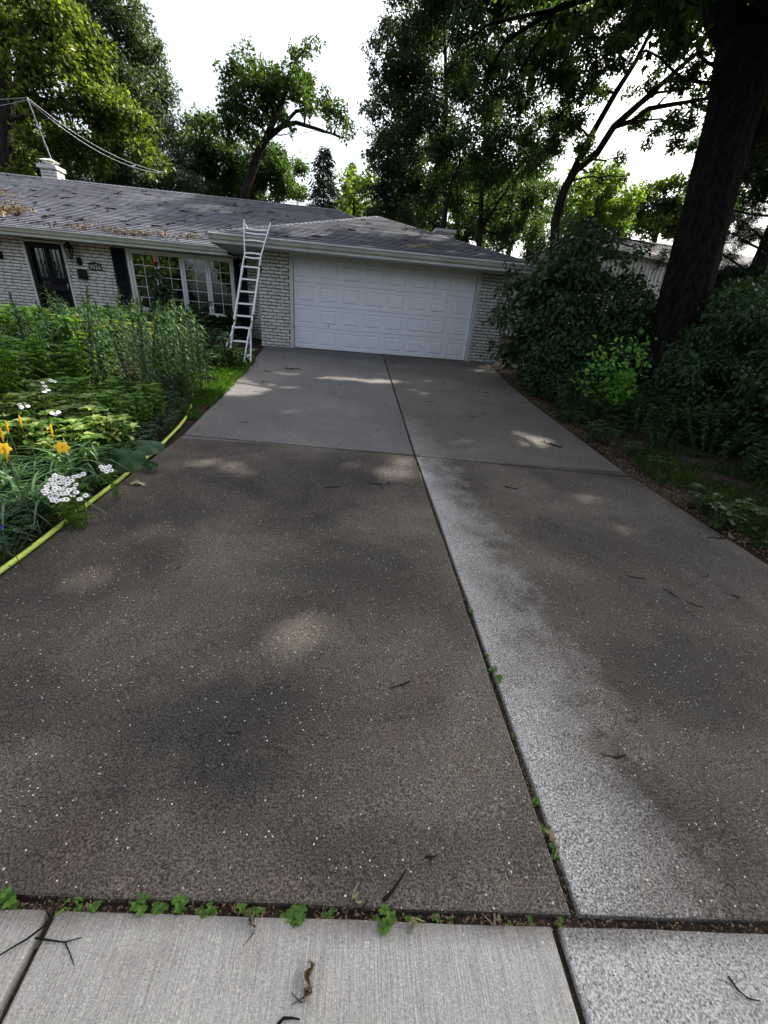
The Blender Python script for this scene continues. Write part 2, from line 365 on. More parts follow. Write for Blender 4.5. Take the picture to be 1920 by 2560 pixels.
def copy_tree(o, parent=None):
    c = o.copy(); C.objects.link(c)
    if parent is not None: c.parent = parent
    for ch in [x for x in KIDS.get(o.name, [])]: copy_tree(ch, c)
    return c
KIDS = {}
def kids(root):
    KIDS[root.name] = [x for x in C.objects if x.parent == root]
    for k in KIDS[root.name]: kids(k)
# leaf templates: (verts, faces); length along +y, normal +z, unit length
def leaf_t(w=0.5, fold=0.12, kind='oval', droop=0.1):
    if kind == 'quad':
        v = [(0,0,0),(w/2,0.45,fold),(0,1,-droop),(-w/2,0.45,fold)]; f = [(0,1,2),(0,2,3)]
    elif kind == 'oval':
        v = [(0,0,0),(w*.38,.22,fold),(w*.5,.5,fold*.9),(w*.28,.8,fold*.3-droop*.6),(0,1,-droop),(-w*.28,.8,fold*.3-droop*.6),(-w*.5,.5,fold*.9),(-w*.38,.22,fold),(0,.5,0)]
        f = [(0,1,2,8),(8,2,3,4),(8,4,5,6),(0,8,6,7)]
    elif kind == 'strap':
        v=[];f=[]
        k = 6
        for i in range(k+1):
            s = i/k; ww = w/2*(1-s**2.2)+0.002; z = math.sin(s*PI*0.8)*0.35*1 - s*s*droop
            y = s*(1-0.15*s)
            v += [(-ww,y,z+fold*ww),(0,y,z),(ww,y,z+fold*ww)]
        for i in range(k):
            a = i*3; f += [(a,a+1,a+4,a+3),(a+1,a+2,a+5,a+4)]
    elif kind == 'heart':
        v = [(0,0,0),(w*.35,-.12,.03),(w*.55,.15,fold),(w*.5,.45,fold),(w*.25,.78,0),(0,1,-droop),(-w*.25,.78,0),(-w*.5,.45,fold),(-w*.55,.15,fold),(-w*.35,-.12,.03),(0,.45,0)]
        f = [(0,1,2,10),(10,2,3),(10,3,4,5),(10,5,6,7),(10,7,8),(0,10,8,9)]
    return np.array(v, float), f
def scatter(name, tmpl, P, D, Nn, S, mat, parent=None, W=None):
    tv, tf = tmpl; n = len(P)
    if n == 0: return None
    P = np.asarray(P, float); D = np.asarray(D, float); Nn = np.asarray(Nn, float); S = np.broadcast_to(np.asarray(S, float), (n,))
    D = D/np.maximum(np.linalg.norm(D, axis=1, keepdims=True), 1e-6)
    X = np.cross(D, Nn); X = X/np.maximum(np.linalg.norm(X, axis=1, keepdims=True), 1e-6); Z = np.cross(X, D)
    V = P[:, None, :] + S[:, None, None]*(tv[None, :, 0:1]*X[:, None, :] + tv[None, :, 1:2]*D[:, None, :] + tv[None, :, 2:3]*Z[:, None, :])
    k = len(tv); V = V.reshape(-1, 3)
    off = (np.arange(n)*k)
    loops = []; tot = []
    fl = np.concatenate([np.array(f) for f in tf]); ft = np.array([len(f) for f in tf])
    L = (off[:, None]+fl[None, :]).ravel(); T = np.tile(ft, n)
    me = bpy.data.meshes.new(name)
    me.vertices.add(len(V)); me.vertices.foreach_set('co', V.astype(np.float32).ravel())
    me.loops.add(len(L)); me.loops.foreach_set('vertex_index', L.astype(np.int32))
    me.polygons.add(len(T)); st = np.concatenate([[0], np.cumsum(T)[:-1]])
    me.polygons.foreach_set('loop_start', st.astype(np.int32)); me.polygons.foreach_set('loop_total', T.astype(np.int32))
    me.update(calc_edges=True); me.materials.append(mat)
    o = bpy.data.objects.new(name, me); C.objects.link(o)
    if parent is not None: o.parent = parent
    return o
def unit(n):
    v = RNG.normal(size=(n, 3)); return v/np.linalg.norm(v, axis=1, keepdims=True)
# ------------------------------------------------------------------ SETTING
lx = lambda y: float(np.interp(y, [-12, -7.5, -5.6, -2.8, 0], [-0.20, -0.15, -0.26, -0.45, -0.80]))
rx = lambda y: float(np.interp(y, [-12, -8, -4.3, 0], [5.08, 5.02, 5.15, 5.55]))
def terrain():
    mb = MB()
    xs = np.concatenate([np.linspace(-70, -8, 14), np.linspace(-6, 10, 65), np.linspace(12, 70, 14)])
    ys = np.concatenate([np.linspace(-60, -16, 12), np.linspace(-14, 2, 65), np.linspace(4, 110, 20)])
    nx = len(xs)
    for y in ys:
        for x in xs:
            z = terr(x, y)
            if -1.4 < x < 6.0 and y < 0.5: z = min(z, gz(x, y)-.012)
            if lx(y)+.10 < x < rx(y)-.10 and y < 0.3: z -= 0.06
            if y < -11.3: z = gz(x, y) - 0.10
            mb.v.append((x, y, z))
    for j in range(len(ys)-1):
        for i in range(nx-1):
            a = j*nx+i; mb.f.append((a, a+1, a+nx+1, a+nx))
    tag(mb.build('ground', M['soil'], smooth=True), kind='structure')
terrain()
def slab(mb, c, res=0.25, drop=0.09, ch=0.012):
    """c = four (x,y) corners CCW (nearL, nearR, farR, farL); rounded, slightly uneven rim"""
    c = [Vector(p) for p in c]
    nu = max(2, int((c[1]-c[0]).length/res)); nv = max(2, int((c[3]-c[0]).length/res))
    def pt(s, t): return (c[0]*(1-s)+c[1]*s)*(1-t) + (c[3]*(1-s)+c[2]*s)*t
    cen = pt(.5, .5); idx = {}
    for j in range(nv+1):
        for i in range(nu+1):
            p = pt(i/nu, j/nv); e = i in (0, nu) or j in (0, nv)
            if e:
                w_ = 0.006*mnoise.noise(Vector((p.x*5, p.y*5, 1))); p = p + (cen-p).normalized()*w_
            idx[i, j] = len(mb.v); mb.v.append((p.x, p.y, gz(p.x, p.y)))
    for j in range(nv):
        for i in range(nu): mb.f.append((idx[i,j], idx[i+1,j], idx[i+1,j+1], idx[i,j+1]))
    ring = [(i,0) for i in range(nu)] + [(nu,j) for j in range(nv)] + [(i,nv) for i in range(nu,0,-1)] + [(0,j) for j in range(nv,0,-1)]
    prev = [idx[k] for k in ring]; n = len(ring)
    for outs, dz in ((ch*0.45, -ch*0.25), (ch*.6, -ch), (ch*.6, -drop)):
        cur = []
        for (i, j) in ring:
            x, y, z = mb.v[idx[i, j]]
            dx = (i == nu)-(i == 0); dy = (j == nv)-(j == 0)
            ax = (c[1]-c[0]).normalized(); ay = (c[3]-c[0]).normalized()
            q = Vector((x, y)) + ax*dx*outs + ay*dy*outs
            cur.append(len(mb.v)); mb.v.append((q.x, q.y, z+dz))
        for k in range(n):
            k2 = (k+1) % n; mb.f.append((prev[k2], prev[k], cur[k], cur[k2]))
        prev = cur
g_ = 0.021
mb = MB()
xm = 2.487
# left column then right column; rows split at the cross joints
jl = [(-11.452, -11.587), (-7.57, -7.71), (-3.72, -4.06), (-1.05, -1.05), (-0.02, -0.02)]   # y at (left edge, middle)
jr = [(-11.587, -11.722), (-7.71, -7.92), (-4.06, -4.33), (-1.05, -1.05), (-0.02, -0.02)]
for k in range(4):
    gl = g_ if k != 2 else 0.004
    a, b = jl[k], jl[k+1]; gg0 = (0.010, 0.020, 0.008, 0.006)[k]; gg1 = (0.020, 0.008, 0.006, 0.006)[k]
    slab(mb, [(lx(a[0]), a[0]+gg0), (xm-g_, a[1]+gg0), (xm-g_, b[1]-gg1), (lx(b[0]), b[0]-gg1)])
    a, b = jr[k], jr[k+1]
    slab(mb, [(xm+g_, a[0]+gg0), (rx(a[1]), a[1]+gg0), (rx(b[1]), b[1]-gg1), (xm+g_, b[0]-gg1)])
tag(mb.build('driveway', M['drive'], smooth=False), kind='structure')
mb = MB()
slab(mb, [(1.03, -13.0), (2.395, -13.0), (2.395, -11.612), (1.03, -11.543)])
slab(mb, [(-0.42, -13.0), (0.995, -13.0), (0.995, -11.541), (-0.42, -11.470)])
slab(mb, [(-1.9, -13.0), (-0.45, -13.0), (-0.45, -11.478), (-1.9, -11.41)])
tag(mb.build('sidewalk', M['broom']), kind='structure')
mb = MB(); slab(mb, [(2.43, -13.0), (4.0, -13.0), (4.0, -11.692), (2.43, -11.614)]); slab(mb, [(4.03, -13.0), (5.6, -13.0), (5.6, -11.772), (4.03, -11.694)])
tag(mb.build('sidewalk_pavement', M['agg']), kind='structure')
mb = MB()
for (a, b) in ((-30, -0.0), (0.0, 30)): mb.box(a, b, -24, -15.5, -0.96, -0.9)
tag(mb.build('road', M['asphalt']), kind='structure')
# porch walk along the house wall
mb = MB(); mb.box(-9.5, -0.83, -1.9, -0.85, -0.2, -0.05); mb.box(-8.8, -5.6, -0.845, 1.5, -0.2, -0.045); mb.box(-1.75, -0.93, -0.845, 1.5, -0.2, -0.045)
tag(mb.build('path', M['wood']), kind='structure')
# ------------------------------------------------------------------ HOUSE
house = empty('ranch_house', (-2, 1.5, 0), label='low white brick ranch house with hipped shingle roof and attached garage behind the driveway', cat='house')
house.location = (0, 0, 0)
def brick_wall(mb, mm, org, ax, out, L, z0, z1, holes=(), seed=0):
    """courses of rough bricks with ragged lower lips; ax = direction along the wall, out = outward normal"""
    rnd = random.Random(seed); ax = Vector(ax); out = Vector(out); org = Vector(org)
    H, BL, gp = 0.081, 0.225, 0.018
    k = 0; z = z0
    while z + H*0.5 < z1:
        zt = min(z+H, z1); x = -BL*(0.5 if k % 2 else 0) - rnd.random()*0.02
        while x < L:
            bl = BL*(0.92+0.16*rnd.random()); a, b = max(x, 0)+gp/2, min(x+bl, L)-gp/2; x += bl
            if b-a < 0.03: continue
            segs = [(a, b)]
            for (h0, h1, hz0, hz1) in holes:
                if zt-0.02 > hz0 and z+0.02 < hz1:
                    ns = []
                    for (p, q) in segs:
                        if q <= h0 or p >= h1: ns.append((p, q)); continue
                        if p < h0-0.02: ns.append((p, h0))
                        if q > h1+0.02: ns.append((h1, q))
                    segs = ns
            for (p, q) in segs:
                n = 5; bot = []; top = []
                lo, hi = z+gp/2, zt-gp/2
                ra = rnd.random() < 0.75
                for i in range(n):
                    t = i/(n-1); u = p+(q-p)*t
                    bot.append((u, lo+(rnd.uniform(-0.004, 0.016) if ra else rnd.uniform(0, 0.004))))
                    top.append((u, hi-(rnd.uniform(-0.003, 0.010) if rnd.random() < 0.6 else 0)))
                ring = bot + top[::-1]
                cu = (p+q)/2; cz = (lo+hi)/2; d = 0.010+rnd.random()*0.008
                o = len(mb.v)
                for (dd, sc) in ((0, 1.0), (d*0.7, 1.0), (d, 0.93)):
                    for (u, zz) in ring:
                        uu = cu+(u-cu)*(1-(1-sc)*0.35); z2 = cz+(zz-cz)*sc
                        mb.v.append(tuple(org + ax*uu + Vector((0,0,z2)) + out*dd))
                m = len(ring); fl = ax.cross(Vector((0,0,1))).dot(out) > 0
                for r_ in range(2):
                    for i in range(m):
                        j = (i+1) % m; f = (o+r_*m+i, o+r_*m+j, o+(r_+1)*m+j, o+(r_+1)*m+i); mb.f.append(f if fl else f[::-1])
                f = tuple(o+2*m+i for i in range(m)); mb.f.append(f if fl else f[::-1])
        z += H; k += 1
YW = 1.5      # main wall plane
ZR_ = 4.3
DX0, DX1 = -7.60, -6.52     # front door opening
WX0, WX1 = -4.86, -1.93     # window opening
bw = MB(); brick_wall(bw, None, (-13, YW, 0), (1,0,0), (0,-1,0), 12.1, -0.1, 2.22, holes=((13+DX0, 13+DX1, -1, 2.13), (13+WX0, 13+WX1, 0.30, 2.14)), seed=3)
bw.build('brick_wall', M['brick'], house)
gw = MB(); brick_wall(gw, None, (-0.9, 0.0, 0), (1,0,0), (0,-1,0), 0.80, -0.05, 2.26, seed=5)
brick_wall(gw, None, (-0.9, YW, 0), (0,-1,0), (-1,0,0), 1.5, -0.05, 2.26, seed=6)
gw.build('brick_wall', M['brick'], house)
gw = MB(); brick_wall(gw, None, (4.98, 0.0, 0), (1,0,0), (0,-1,0), 0.82, -0.15, 2.26, seed=8); brick_wall(gw, None, (5.80, 0.0, 0), (0,1,0), (1,0,0), 7, -0.15, 2.26, seed=9)
gw.build('brick_wall', M['brick'], house)
mw = MB()
for (a, b, z0, z1) in ((-13, DX0, -.3, 2.25), (DX0, DX1, 2.13, 2.25), (DX1, WX0, -.3, 2.25), (WX0, WX1, -.3, .30), (WX0, WX1, 2.14, 2.25), (WX1, -0.9, -.3, 2.25)):
    mw.box(a, b, YW, YW+0.2, z0, z1)
mw.box(-0.9, -0.10, 0.0, 0.2, -.3, 2.28); mw.box(-0.9, -0.7, 0.2, YW, -.3, 2.28)
mw.box(4.98, 5.8, 0.0, 0.2, -.3, 2.28); mw.box(5.6, 5.8, 0.2, 7, -.3, 2.28)
mw.box(-0.10, 4.98, 0.0, 0.2, 2.19, 2.28)
mw.build('wall_core', M['mortar'], house)
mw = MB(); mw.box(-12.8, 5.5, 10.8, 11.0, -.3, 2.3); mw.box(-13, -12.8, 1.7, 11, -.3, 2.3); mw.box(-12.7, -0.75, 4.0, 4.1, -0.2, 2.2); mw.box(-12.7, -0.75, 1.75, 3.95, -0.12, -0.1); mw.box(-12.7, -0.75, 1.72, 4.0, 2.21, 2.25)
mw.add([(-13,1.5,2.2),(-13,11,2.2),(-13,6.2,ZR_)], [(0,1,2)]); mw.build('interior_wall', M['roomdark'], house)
# garage door with raised panels
gd = MB(); YD = 0.07; z_ = 0.012
SH = (2.165-z_)/4
for r in range(4):
    z0 = z_+r*SH; z1 = z0+SH-0.006
    pw = 4.88/8
    # section body with a pillowed top edge
    gd.box(0.0, 4.88, YD+0.024, YD+0.05, z0, z1)
    for c in range(8):
        a = c*pw; hm = 0.075; vm = 0.095
        ox0, ox1, oz0, oz1 = a, a+pw, z0, z1
        ix0, ix1, iz0, iz1 = a+hm, a+pw-hm, z0+vm, z1-vm
        rings = [((ox0, ox1, oz0, oz1), YD), ((ix0, ix1, iz0, iz1), YD), ((ix0+.012, ix1-.012, iz0+.012, iz1-.012), YD+0.0225), ((ix0+.050, ix1-.050, iz0+.045, iz1-.045), YD-0.004)]
        o = len(gd.v)
        for (x0, x1, zz0, zz1), y in rings: gd.v += [(x0,y,zz0),(x1,y,zz0),(x1,y,zz1),(x0,y,zz1)]
        for k in range(3):
            for i in range(4):
                j = (i+1) % 4; gd.f.append((o+k*4+i, o+k*4+j, o+k*4+4+j, o+k*4+4+i))
        gd.f.append((o+12, o+13, o+14, o+15))
    gd.add([(0,YD,z1),(4.88,YD,z1),(4.88,YD+.024,z1),(0,YD+.024,z1)], [(0,1,2,3)])
    gd.add([(0,YD,z0),(4.88,YD,z0),(4.88,YD+.024,z0),(0,YD+.024,z0)], [(3,2,1,0)])
gdo = gd.build('garage_door', M['door'], house)
wsx = MB(); wsx.box(0, 4.88, YD-0.004, YD+0.04, -0.012, 0.010); wsx.build('weather_strip', M['rubber'], gdo)
kn = MB(); kn.lathe([(0.0, 0), (0.02, 0.001), (0.018, 0.012), (0, 0.014)], n=10)
ko = kn.build('lock', M['iron'], gdo); ko.rotation_euler = (PI/2, 0, 0); ko.location = (0.93, YD-0.001, 0.62)
tr = MB()
tr.box(-0.10, -0.012, -0.035, 0.068, -0.03, 2.165); tr.box(4.892, 4.98, -0.035, 0.068, -0.05, 2.165); tr.box(-0.10, 4.98, -0.035, 0.068, 2.168, 2.245)
tr.box(-0.05, -0.015, -0.055, -0.036, -0.03, 2.15); tr.box(4.895, 4.93, -0.055, -0.036, -0.05, 2.15); tr.box(-0.05, 4.93, -0.055, -0.036, 2.13, 2.165)
tr.build('door_trim', M['fascia'], house)
# fascia, gutter, soffit
def gutter(name, x0, x1, y, zb, zt, ret=None):
    """K-style gutter hung on a fascia board; front face towards -y"""
    mb = MB(); h = zt-zb
    prof = [(0.0, h*0.42), (-0.055, h*0.42), (-0.062, h*0.52), (-0.085, h*0.72), (-0.112, h*0.86), (-0.112, h*0.97), (-0.098, h), (-0.098, h*0.93), (-0.085, h*0.86), (-0.02, h*0.80), (0, h*0.8)]
    for (a, b, pr) in ((x0, x1, prof),):
        o = len(mb.v)
        for x in (a, b):
            for (yy, zz) in pr: mb.v.append((x, y+yy, zb+zz))
        m = len(pr)
        for i in range(m-1): mb.f.append((o+i, o+i+1, o+m+i+1, o+m+i))
        mb.f.append(tuple(o+i for i in range(m))); mb.f.append(tuple(o+m+i for i in range(m))[::-1])
    go = mb.build('gutter', M['fascia'], house)
    mb = MB(); mb.box(x0+0.002, x1-0.002, y, y+0.025, zb, zt-0.02); mb.build('fascia', M['fascia'], house)
gutter('g', -1.87, 6.27, -0.60, 2.235, 2.42)
gutter('g', -13.5, -1.92, 0.99, 2.15, 2.335)
mb = MB(); mb.box(-1.87, -1.845, -0.575, 3.0, 2.235, 2.40); mb.build('fascia', M['fascia'], house)
mb = MB(); mb.box(6.245, 6.27, -0.575, 8, 2.235, 2.40); mb.build('fascia', M['fascia'], house)
mb = MB()
x = -1.84
while x < 6.24:                          # ribbed soffit boards
    mb.box(x, min(x+0.094, 6.24), -0.574, 0.0-0.02, 2.246, 2.26); x += 0.1
mb.box(-1.84, 6.24, -0.574, 3.0, 2.262, 2.272)
mb.box(-1.84, -0.92, -0.02, 3.0, 2.25, 2.261); mb.box(5.82, 6.24, -0.02, 8, 2.25, 2.261)
mb.build('soffit', M['soffit'], house)
mb = MB(); mb.box(-13.4, -1.85, 1.016, YW+0.02, 2.165, 2.18); mb.build('soffit', M['soffit'], house)
# roofs: overlapping shingle courses
def roof(name, e0, e1, r1, r0, course=0.15, seed=0):
    """e0,e1 eave corners, r1,r0 ridge corners (r1 above e1)"""
    e0, e1, r1, r0 = map(Vector, (e0, e1, r1, r0)); nrm = (e1-e0).cross(r0-e0 if (r0-e0).length > 0.1 else r1-e0).normalized()
    if nrm.z < 0: nrm = -nrm
    ln = max((r0-e0).length, (r1-e1).length); ax = (e1-e0).normalized()
    hgt = (r0-e0) - ax*(r0-e0).dot(ax); n = max(3, int(hgt.length/course))
    mb = MB(); uv = []
    for i in range(n):
        t0, t1 = i/n, min(1, (i+1.15)/n)
        A, B = e0.lerp(r0, t0), e1.lerp(r1, t0); Cc, D = e1.lerp(r1, t1), e0.lerp(r0, t1)
        m = max(1, int((B-A).length/0.9))
        rnd = random.Random(seed*991+i)
        lift = [0.016+rnd.uniform(-0.003, 0.006) for _ in range(m+1)]
        for k in range(m):
            s0, s1 = k/m, (k+1)/m
            a, b = A.lerp(B, s0)+nrm*lift[k], A.lerp(B, s1)+nrm*lift[k+1]; c, d = D.lerp(Cc, s1)+nrm*0.001, D.lerp(Cc, s0)+nrm*0.001
            al, bl = A.lerp(B, s0)-nrm*0.006, A.lerp(B, s1)-nrm*0.006
            o = len(mb.v); mb.v += [tuple(q) for q in (a, b, c, d, al, bl)]; mb.f += [(o, o+1, o+2, o+3), (o+4, o+5, o+1, o)]
            ua, ub, uc, ud = [(q-e0).dot(ax) for q in (a, b, c, d)]
            uv += [(ua, i+.04), (ub, i+.04), (uc, i+1.0), (ud, i+1.0), (ua, i+.01), (ub, i+.01), (ub, i+.03), (ua, i+.03)]
    mb.uv = uv
    # closed underside so the roof is not paper thin
    return mb
def roofobj(parts):
    mb = MB(); uv = []
    for p in parts: mb.add(p.v, p.f); uv += p.uv
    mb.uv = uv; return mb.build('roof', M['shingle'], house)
ZE, ZR = 2.335, 4.47; RX = 0.72
m1 = roof('main', (-13.6, 0.90, ZE), (6.0, 0.90, ZE), (RX, 6.2, ZR), (-13.6, 6.2, ZR), seed=1)
m2 = roof('mainR', (6.0, 0.9, ZE), (6.0, 11.5, ZE), (RX, 6.2, ZR), (RX, 6.2, ZR), seed=2)
m3 = roof('mainB', (6.0, 11.5, ZE), (-13.6, 11.5, ZE), (-13.6, 6.2, ZR), (RX, 6.2, ZR), seed=3)
r1 = roofobj([m1, m2, m3])
GE, GR = 2.415, 3.87; PK = (2.2, 3.5, GR)
g1 = roof('gf', (-1.89, -0.66, GE), (6.29, -0.66, GE), PK, PK, seed=4)
g2 = roof('gr', (6.29, -0.66, GE), (6.29, 9.0, GE), (2.2, 9.0, GR), PK, seed=5)
g3 = roof('gl', (-1.89, 9.0, GE), (-1.89, -0.66, GE), PK, (2.2, 9.0, GR), seed=6)
r2 = roofobj([g1, g2, g3])
# hip and ridge caps
def caps(a, b, w_=0.13):
    a, b = Vector(a), Vector(b); n = int((b-a).length/0.16); d = (b-a).normalized(); s = d.cross(Vector((0,0,1))).normalized()
    mb = MB()
    for i in range(n):
        p = a.lerp(b, i/n)+Vector((0,0,0.030)); q = a.lerp(b, (i+1.1)/n)+Vector((0,0,0.018))
        o = len(mb.v); mb.v += [tuple(p-s*w_-Vector((0,0,.055))), tuple(p), tuple(p+s*w_-Vector((0,0,.055))), tuple(q-s*w_-Vector((0,0,.055))), tuple(q), tuple(q+s*w_-Vector((0,0,.055)))]
        mb.f += [(o, o+1, o+4, o+3), (o+1, o+2, o+5, o+4), (o, o+2, o+1)]
    mb.uv = [(i*0.13 % 3, 0.5) for f in mb.f for i in range(len(f))]
    return mb
c = MB(); cu = []
for (a, b) in (((-13.6, 6.2, ZR), (RX, 6.2, ZR)), ((RX, 6.2, ZR), (6.0, 0.9, ZE))): k = caps(a, b); c.add(k.v, k.f); cu += k.uv
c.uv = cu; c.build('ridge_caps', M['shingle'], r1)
c = MB(); cu = []
for (a, b) in (((-1.89, -.66, GE), PK), ((6.29, -.66, GE), PK), (PK, (2.2, 9, GR))): k = caps(a, b); c.add(k.v, k.f); cu += k.uv
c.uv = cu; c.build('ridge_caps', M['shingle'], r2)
# roof deck edges
mb = MB(); mb.box(-1.88, 6.28, -0.645, -0.60, 2.392, 2.408); mb.build('drip_edge', M['fascia'], r2)
# chimneys
def chimney(x, y, z0, z1, w_=0.42, hood=True):
    cm = MB(); cm.box(x-w_, x+w_, y-w_*0.8, y+w_*0.8, z0, z1-0.11)
    co = cm.build('chimney', M['mortar'], house)
    bm = MB(); brick_wall(bm, None, (x-w_, y-w_*0.8, 0), (1,0,0), (0,-1,0), 2*w_, z0, z1-0.11, seed=11)
    brick_wall(bm, None, (x+w_, y-w_*0.8, 0), (0,1,0), (1,0,0), 1.6*w_, z0, z1-0.11, seed=12)
    bm.build('chimney_brick', M['brick'], co)
    k = MB(); k.box(x-w_-.06, x+w_+.06, y-w_*.8-.06, y+w_*.8+.06, z1-0.109, z1); k.build('chimney_cap', M['fascia'], co)
    if hood:
        k = MB()
        for a in (-.17, .17):
            for b in (-.12, .12): k.box(x+a-.012, x+a+.012, y+b-.012, y+b+.012, z1, z1+0.14)
        k.box(x-.12, x+.12, y-.09, y+.09, z1+.001, z1+0.09)
        k.add([(x-.25,y-.2,z1+.14),(x+.25,y-.2,z1+.14),(x+.25,y+.2,z1+.14),(x-.25,y+.2,z1+.14),(x-.1,y-.08,z1+.21),(x+.1,y-.08,z1+.21),(x+.1,y+.08,z1+.21),(x-.1,y+.08,z1+.21)], [(3,2,1,0),(4,5,6,7),(0,1,5,4),(1,2,6,5),(2,3,7,6),(3,0,4,7)])
        k.build('chimney_hood', M['fascia'], co)
chimney(-9.62, 6.9, 3.6, 4.97, .27)
chimney(5.05, 7.1, 2.4, 4.36, 0.36, hood=False)
# casement window unit with grilles
def window_unit():
    m4 = [WX0+0.06, -4.08, -3.37, -2.66, WX1-0.04]
    fr = MB(); zb, zt = 0.62, 2.10
    fr.box(WX0, WX1, YW-.03, YW+.12, zt, 2.14); fr.box(WX0, WX1, YW-.05, YW+.12, zb-.07, zb-.0); fr.box(WX0, WX0+.055, YW-.03, YW+.12, zb, zt); fr.box(WX1-.035, WX1, YW-.03, YW+.12, zb, zt)
    wf = fr.build('window', M['white'], house)
    ap = MB(); ap.box(WX0, WX1, YW-.012, YW+.10, 0.30, zb-.072); ap.build('window_apron', M['white'], wf)
    for k in range(4):
        a, b = m4[k], m4[k+1]; a += .006; b -= .006; s = .062
        c = MB(); c.box(a, b, YW-.006, YW+.04, zb, zb+s); c.box(a, b, YW-.006, YW+.04, zt-s, zt); c.box(a, a+s, YW-.006, YW+.04, zb+s, zt-s); c.box(b-s, b, YW-.006, YW+.04, zb+s, zt-s)
        c.build('window_frame', M['white'], wf)
        g = MB(); g.box(a+s, b-s, YW+.022, YW+.026, zb+s, zt-s); g.build('pane', M['glass'], wf)
        g = MB(); mx_ = (a+b)/2; g.box(mx_-.007, mx_+.007, YW+.012, YW+.02, zb+s, zt-s)
        for i in range(1, 5):
            zz = zb+s+(zt-zb-2*s)*i/5; g.box(a+s, b-s, YW+.010, YW+.0195, zz-.007, zz+.007)
        g.build('window_grille', M['white'], wf)
    for (a, b) in ((-2.32, -1.98), (-4.78, -4.40)):
        g = MB(); n = 30
        for i in range(n):
            x0, x1 = a+(b-a)*i/n, a+(b-a)*(i+1)/n
            y0, y1 = YW+.22+.03*math.sin(i*1.1), YW+.22+.03*math.sin((i+1)*1.1)
            g.add([(x0,y0,0.35),(x1,y1,0.35),(x1,y1,2.1),(x0,y0,2.1)], [(0,1,2,3)])
        g.build('curtain', M['curtain'], wf)
window_unit()
def shutter(x0, x1, z0, z1):
    s = MB(); y = YW-.035
    s.box(x0, x0+.05, y-.015, y+.02, z0, z1); s.box(x1-.05, x1, y-.015, y+.02, z0, z1)
    for z in (z0, (z0+z1)/2-.03, z1-.07): s.box(x0+.05, x1-.05, y-.014, y+.02, z, z+.07)
    s.box(x0+.05, x1-.05, y+.012, y+.018, z0+.07, z1-.07)
    z = z0+.08
    while z < z1-.1:
        s.add([(x0+.05, y-.01, z),(x1-.05, y-.01, z),(x1-.05, y+.012, z+.03),(x0+.05, y+.012, z+.03)], [(0,1,2,3)]); z += .034
    s.build('shutter', M['navy'], house)
shutter(-5.26, -4.89, 0.38, 2.13); shutter(-1.90, -1.55, 0.0, 2.14)
# front door behind an ornamental iron security door
d = MB(); d.box(DX0+.05, DX1-.05, YW+.10, YW+.14, -0.02, 2.08); fd = d.build('front_door', M['navy'], house)
d = MB()
for (a, b, z0, z1) in ((DX0+.22, DX0+.46, .35, 1.15), (DX0+.22, DX0+.46, 1.25, 1.95), (DX1-.46, DX1-.22, 1.25, 1.95)): d.box(a, b, YW+.092, YW+.0995, z0, z1)
d.build('pane', M['glass'], fd)
d = MB()
d.box(DX0, DX0+.05, YW-.03, YW+.14, -.05, 2.13); d.box(DX1-.05, DX1, YW-.03, YW+.14, -.05, 2.13); d.box(DX0+.05, DX1-.05, YW-.03, YW+.14, 2.085, 2.13)
d.build('door_frame', M['fascia'], house)
d = MB(); X0, X1 = DX0+.06, DX1-.06; y = YW+.02
for (a, b) in ((X0, X0+.09), (X1-.09, X1)): d.box(a, b, y-.02, y+.02, -.03, 2.07)
for (a, b) in ((-.03, .22), (.93, 1.06), (1.96, 2.07)): d.box(X0+.09, X1-.09, y-.019, y+.019, a, b)
nb = 7
for i in range(1, nb):
    x = X0+.09+(X1-X0-.18)*i/nb
    d.box(x-.007, x+.007, y-.007, y+.007, .22, .93); d.box(x-.007, x+.007, y-.007, y+.007, 1.06, 1.96)
def ringm(cx, cz, r):
    d.tube([(cx+r*math.cos(a), y-.012, cz+r*math.sin(a)) for a in np.linspace(0, 2*PI, 15)], 0.008, 5, cap=False)
xm_ = (X0+X1)/2
for zc in (1.5, .6):
    for (a, b, r) in ((0, 0, .13), (0, .19, .06), (0, -.19, .06), (.14, .1, .06), (-.14, .1, .06), (.14, -.1, .06), (-.14, -.1, .06)): ringm(xm_+a, zc+b, r)
sdo = d.build('security_door', M['iron'], house)
d = MB(); d.bar((X1-.05, y-.06, 1.0), (X1-.05, y-.06, 1.12), .02); d.bar((X1-.05, y-.06, 1.06), (X1-.05, y-.02, 1.06), .018); d.build('handle', M['alu'], sdo)
# wall lanterns, mailbox, number plaque, soffit light, downspout
def wall_lantern(x, z, label):
    r = empty('wall_lantern', (x, YW-.012, z), label=label, cat='wall lamp', group='carriage lanterns beside the front door')
    m = MB(); m.box(.07, .19, -.03, 0, -.20, -.02); m.build('wall_plate', M['iron'], r)
    m = MB(); m.tube([(.13, -.03, -.12), (.10, -.12, -.17), (.02, -.16, -.15), (0, -.16, -.08)], .012, 6); m.build('bracket', M['iron'], r)
    m = MB()
    for k in range(6):
        a = 2*PI*k/6; a2 = 2*PI*(k+1)/6
        m.tube([(.055*math.cos(a), -.16+.055*math.sin(a), -.08), (.12*math.cos(a), -.16+.12*math.sin(a), .17)], .007, 5)
        m.tube([(.12*math.cos(a), -.16+.12*math.sin(a), .17), (.12*math.cos(a2), -.16+.12*math.sin(a2), .17)], .008, 5)
    m.lathe([(0, -.085), (.06, -.085), (.062, -.07), (0, -.068)], (0, -.16, 0)); m.lathe([(.13, .168), (.135, .18), (.06, .26), (.03, .29), (.035, .31), (0, .33)], (0, -.16, 0), 6)
    m.build('lamp_cage', M['iron'], r)
    m = MB(); m.lathe([(0.05, -.066), (.112, .165)], (0, -.16, 0), 6); m.build('glass_shade', M['glass'], r)
    return r
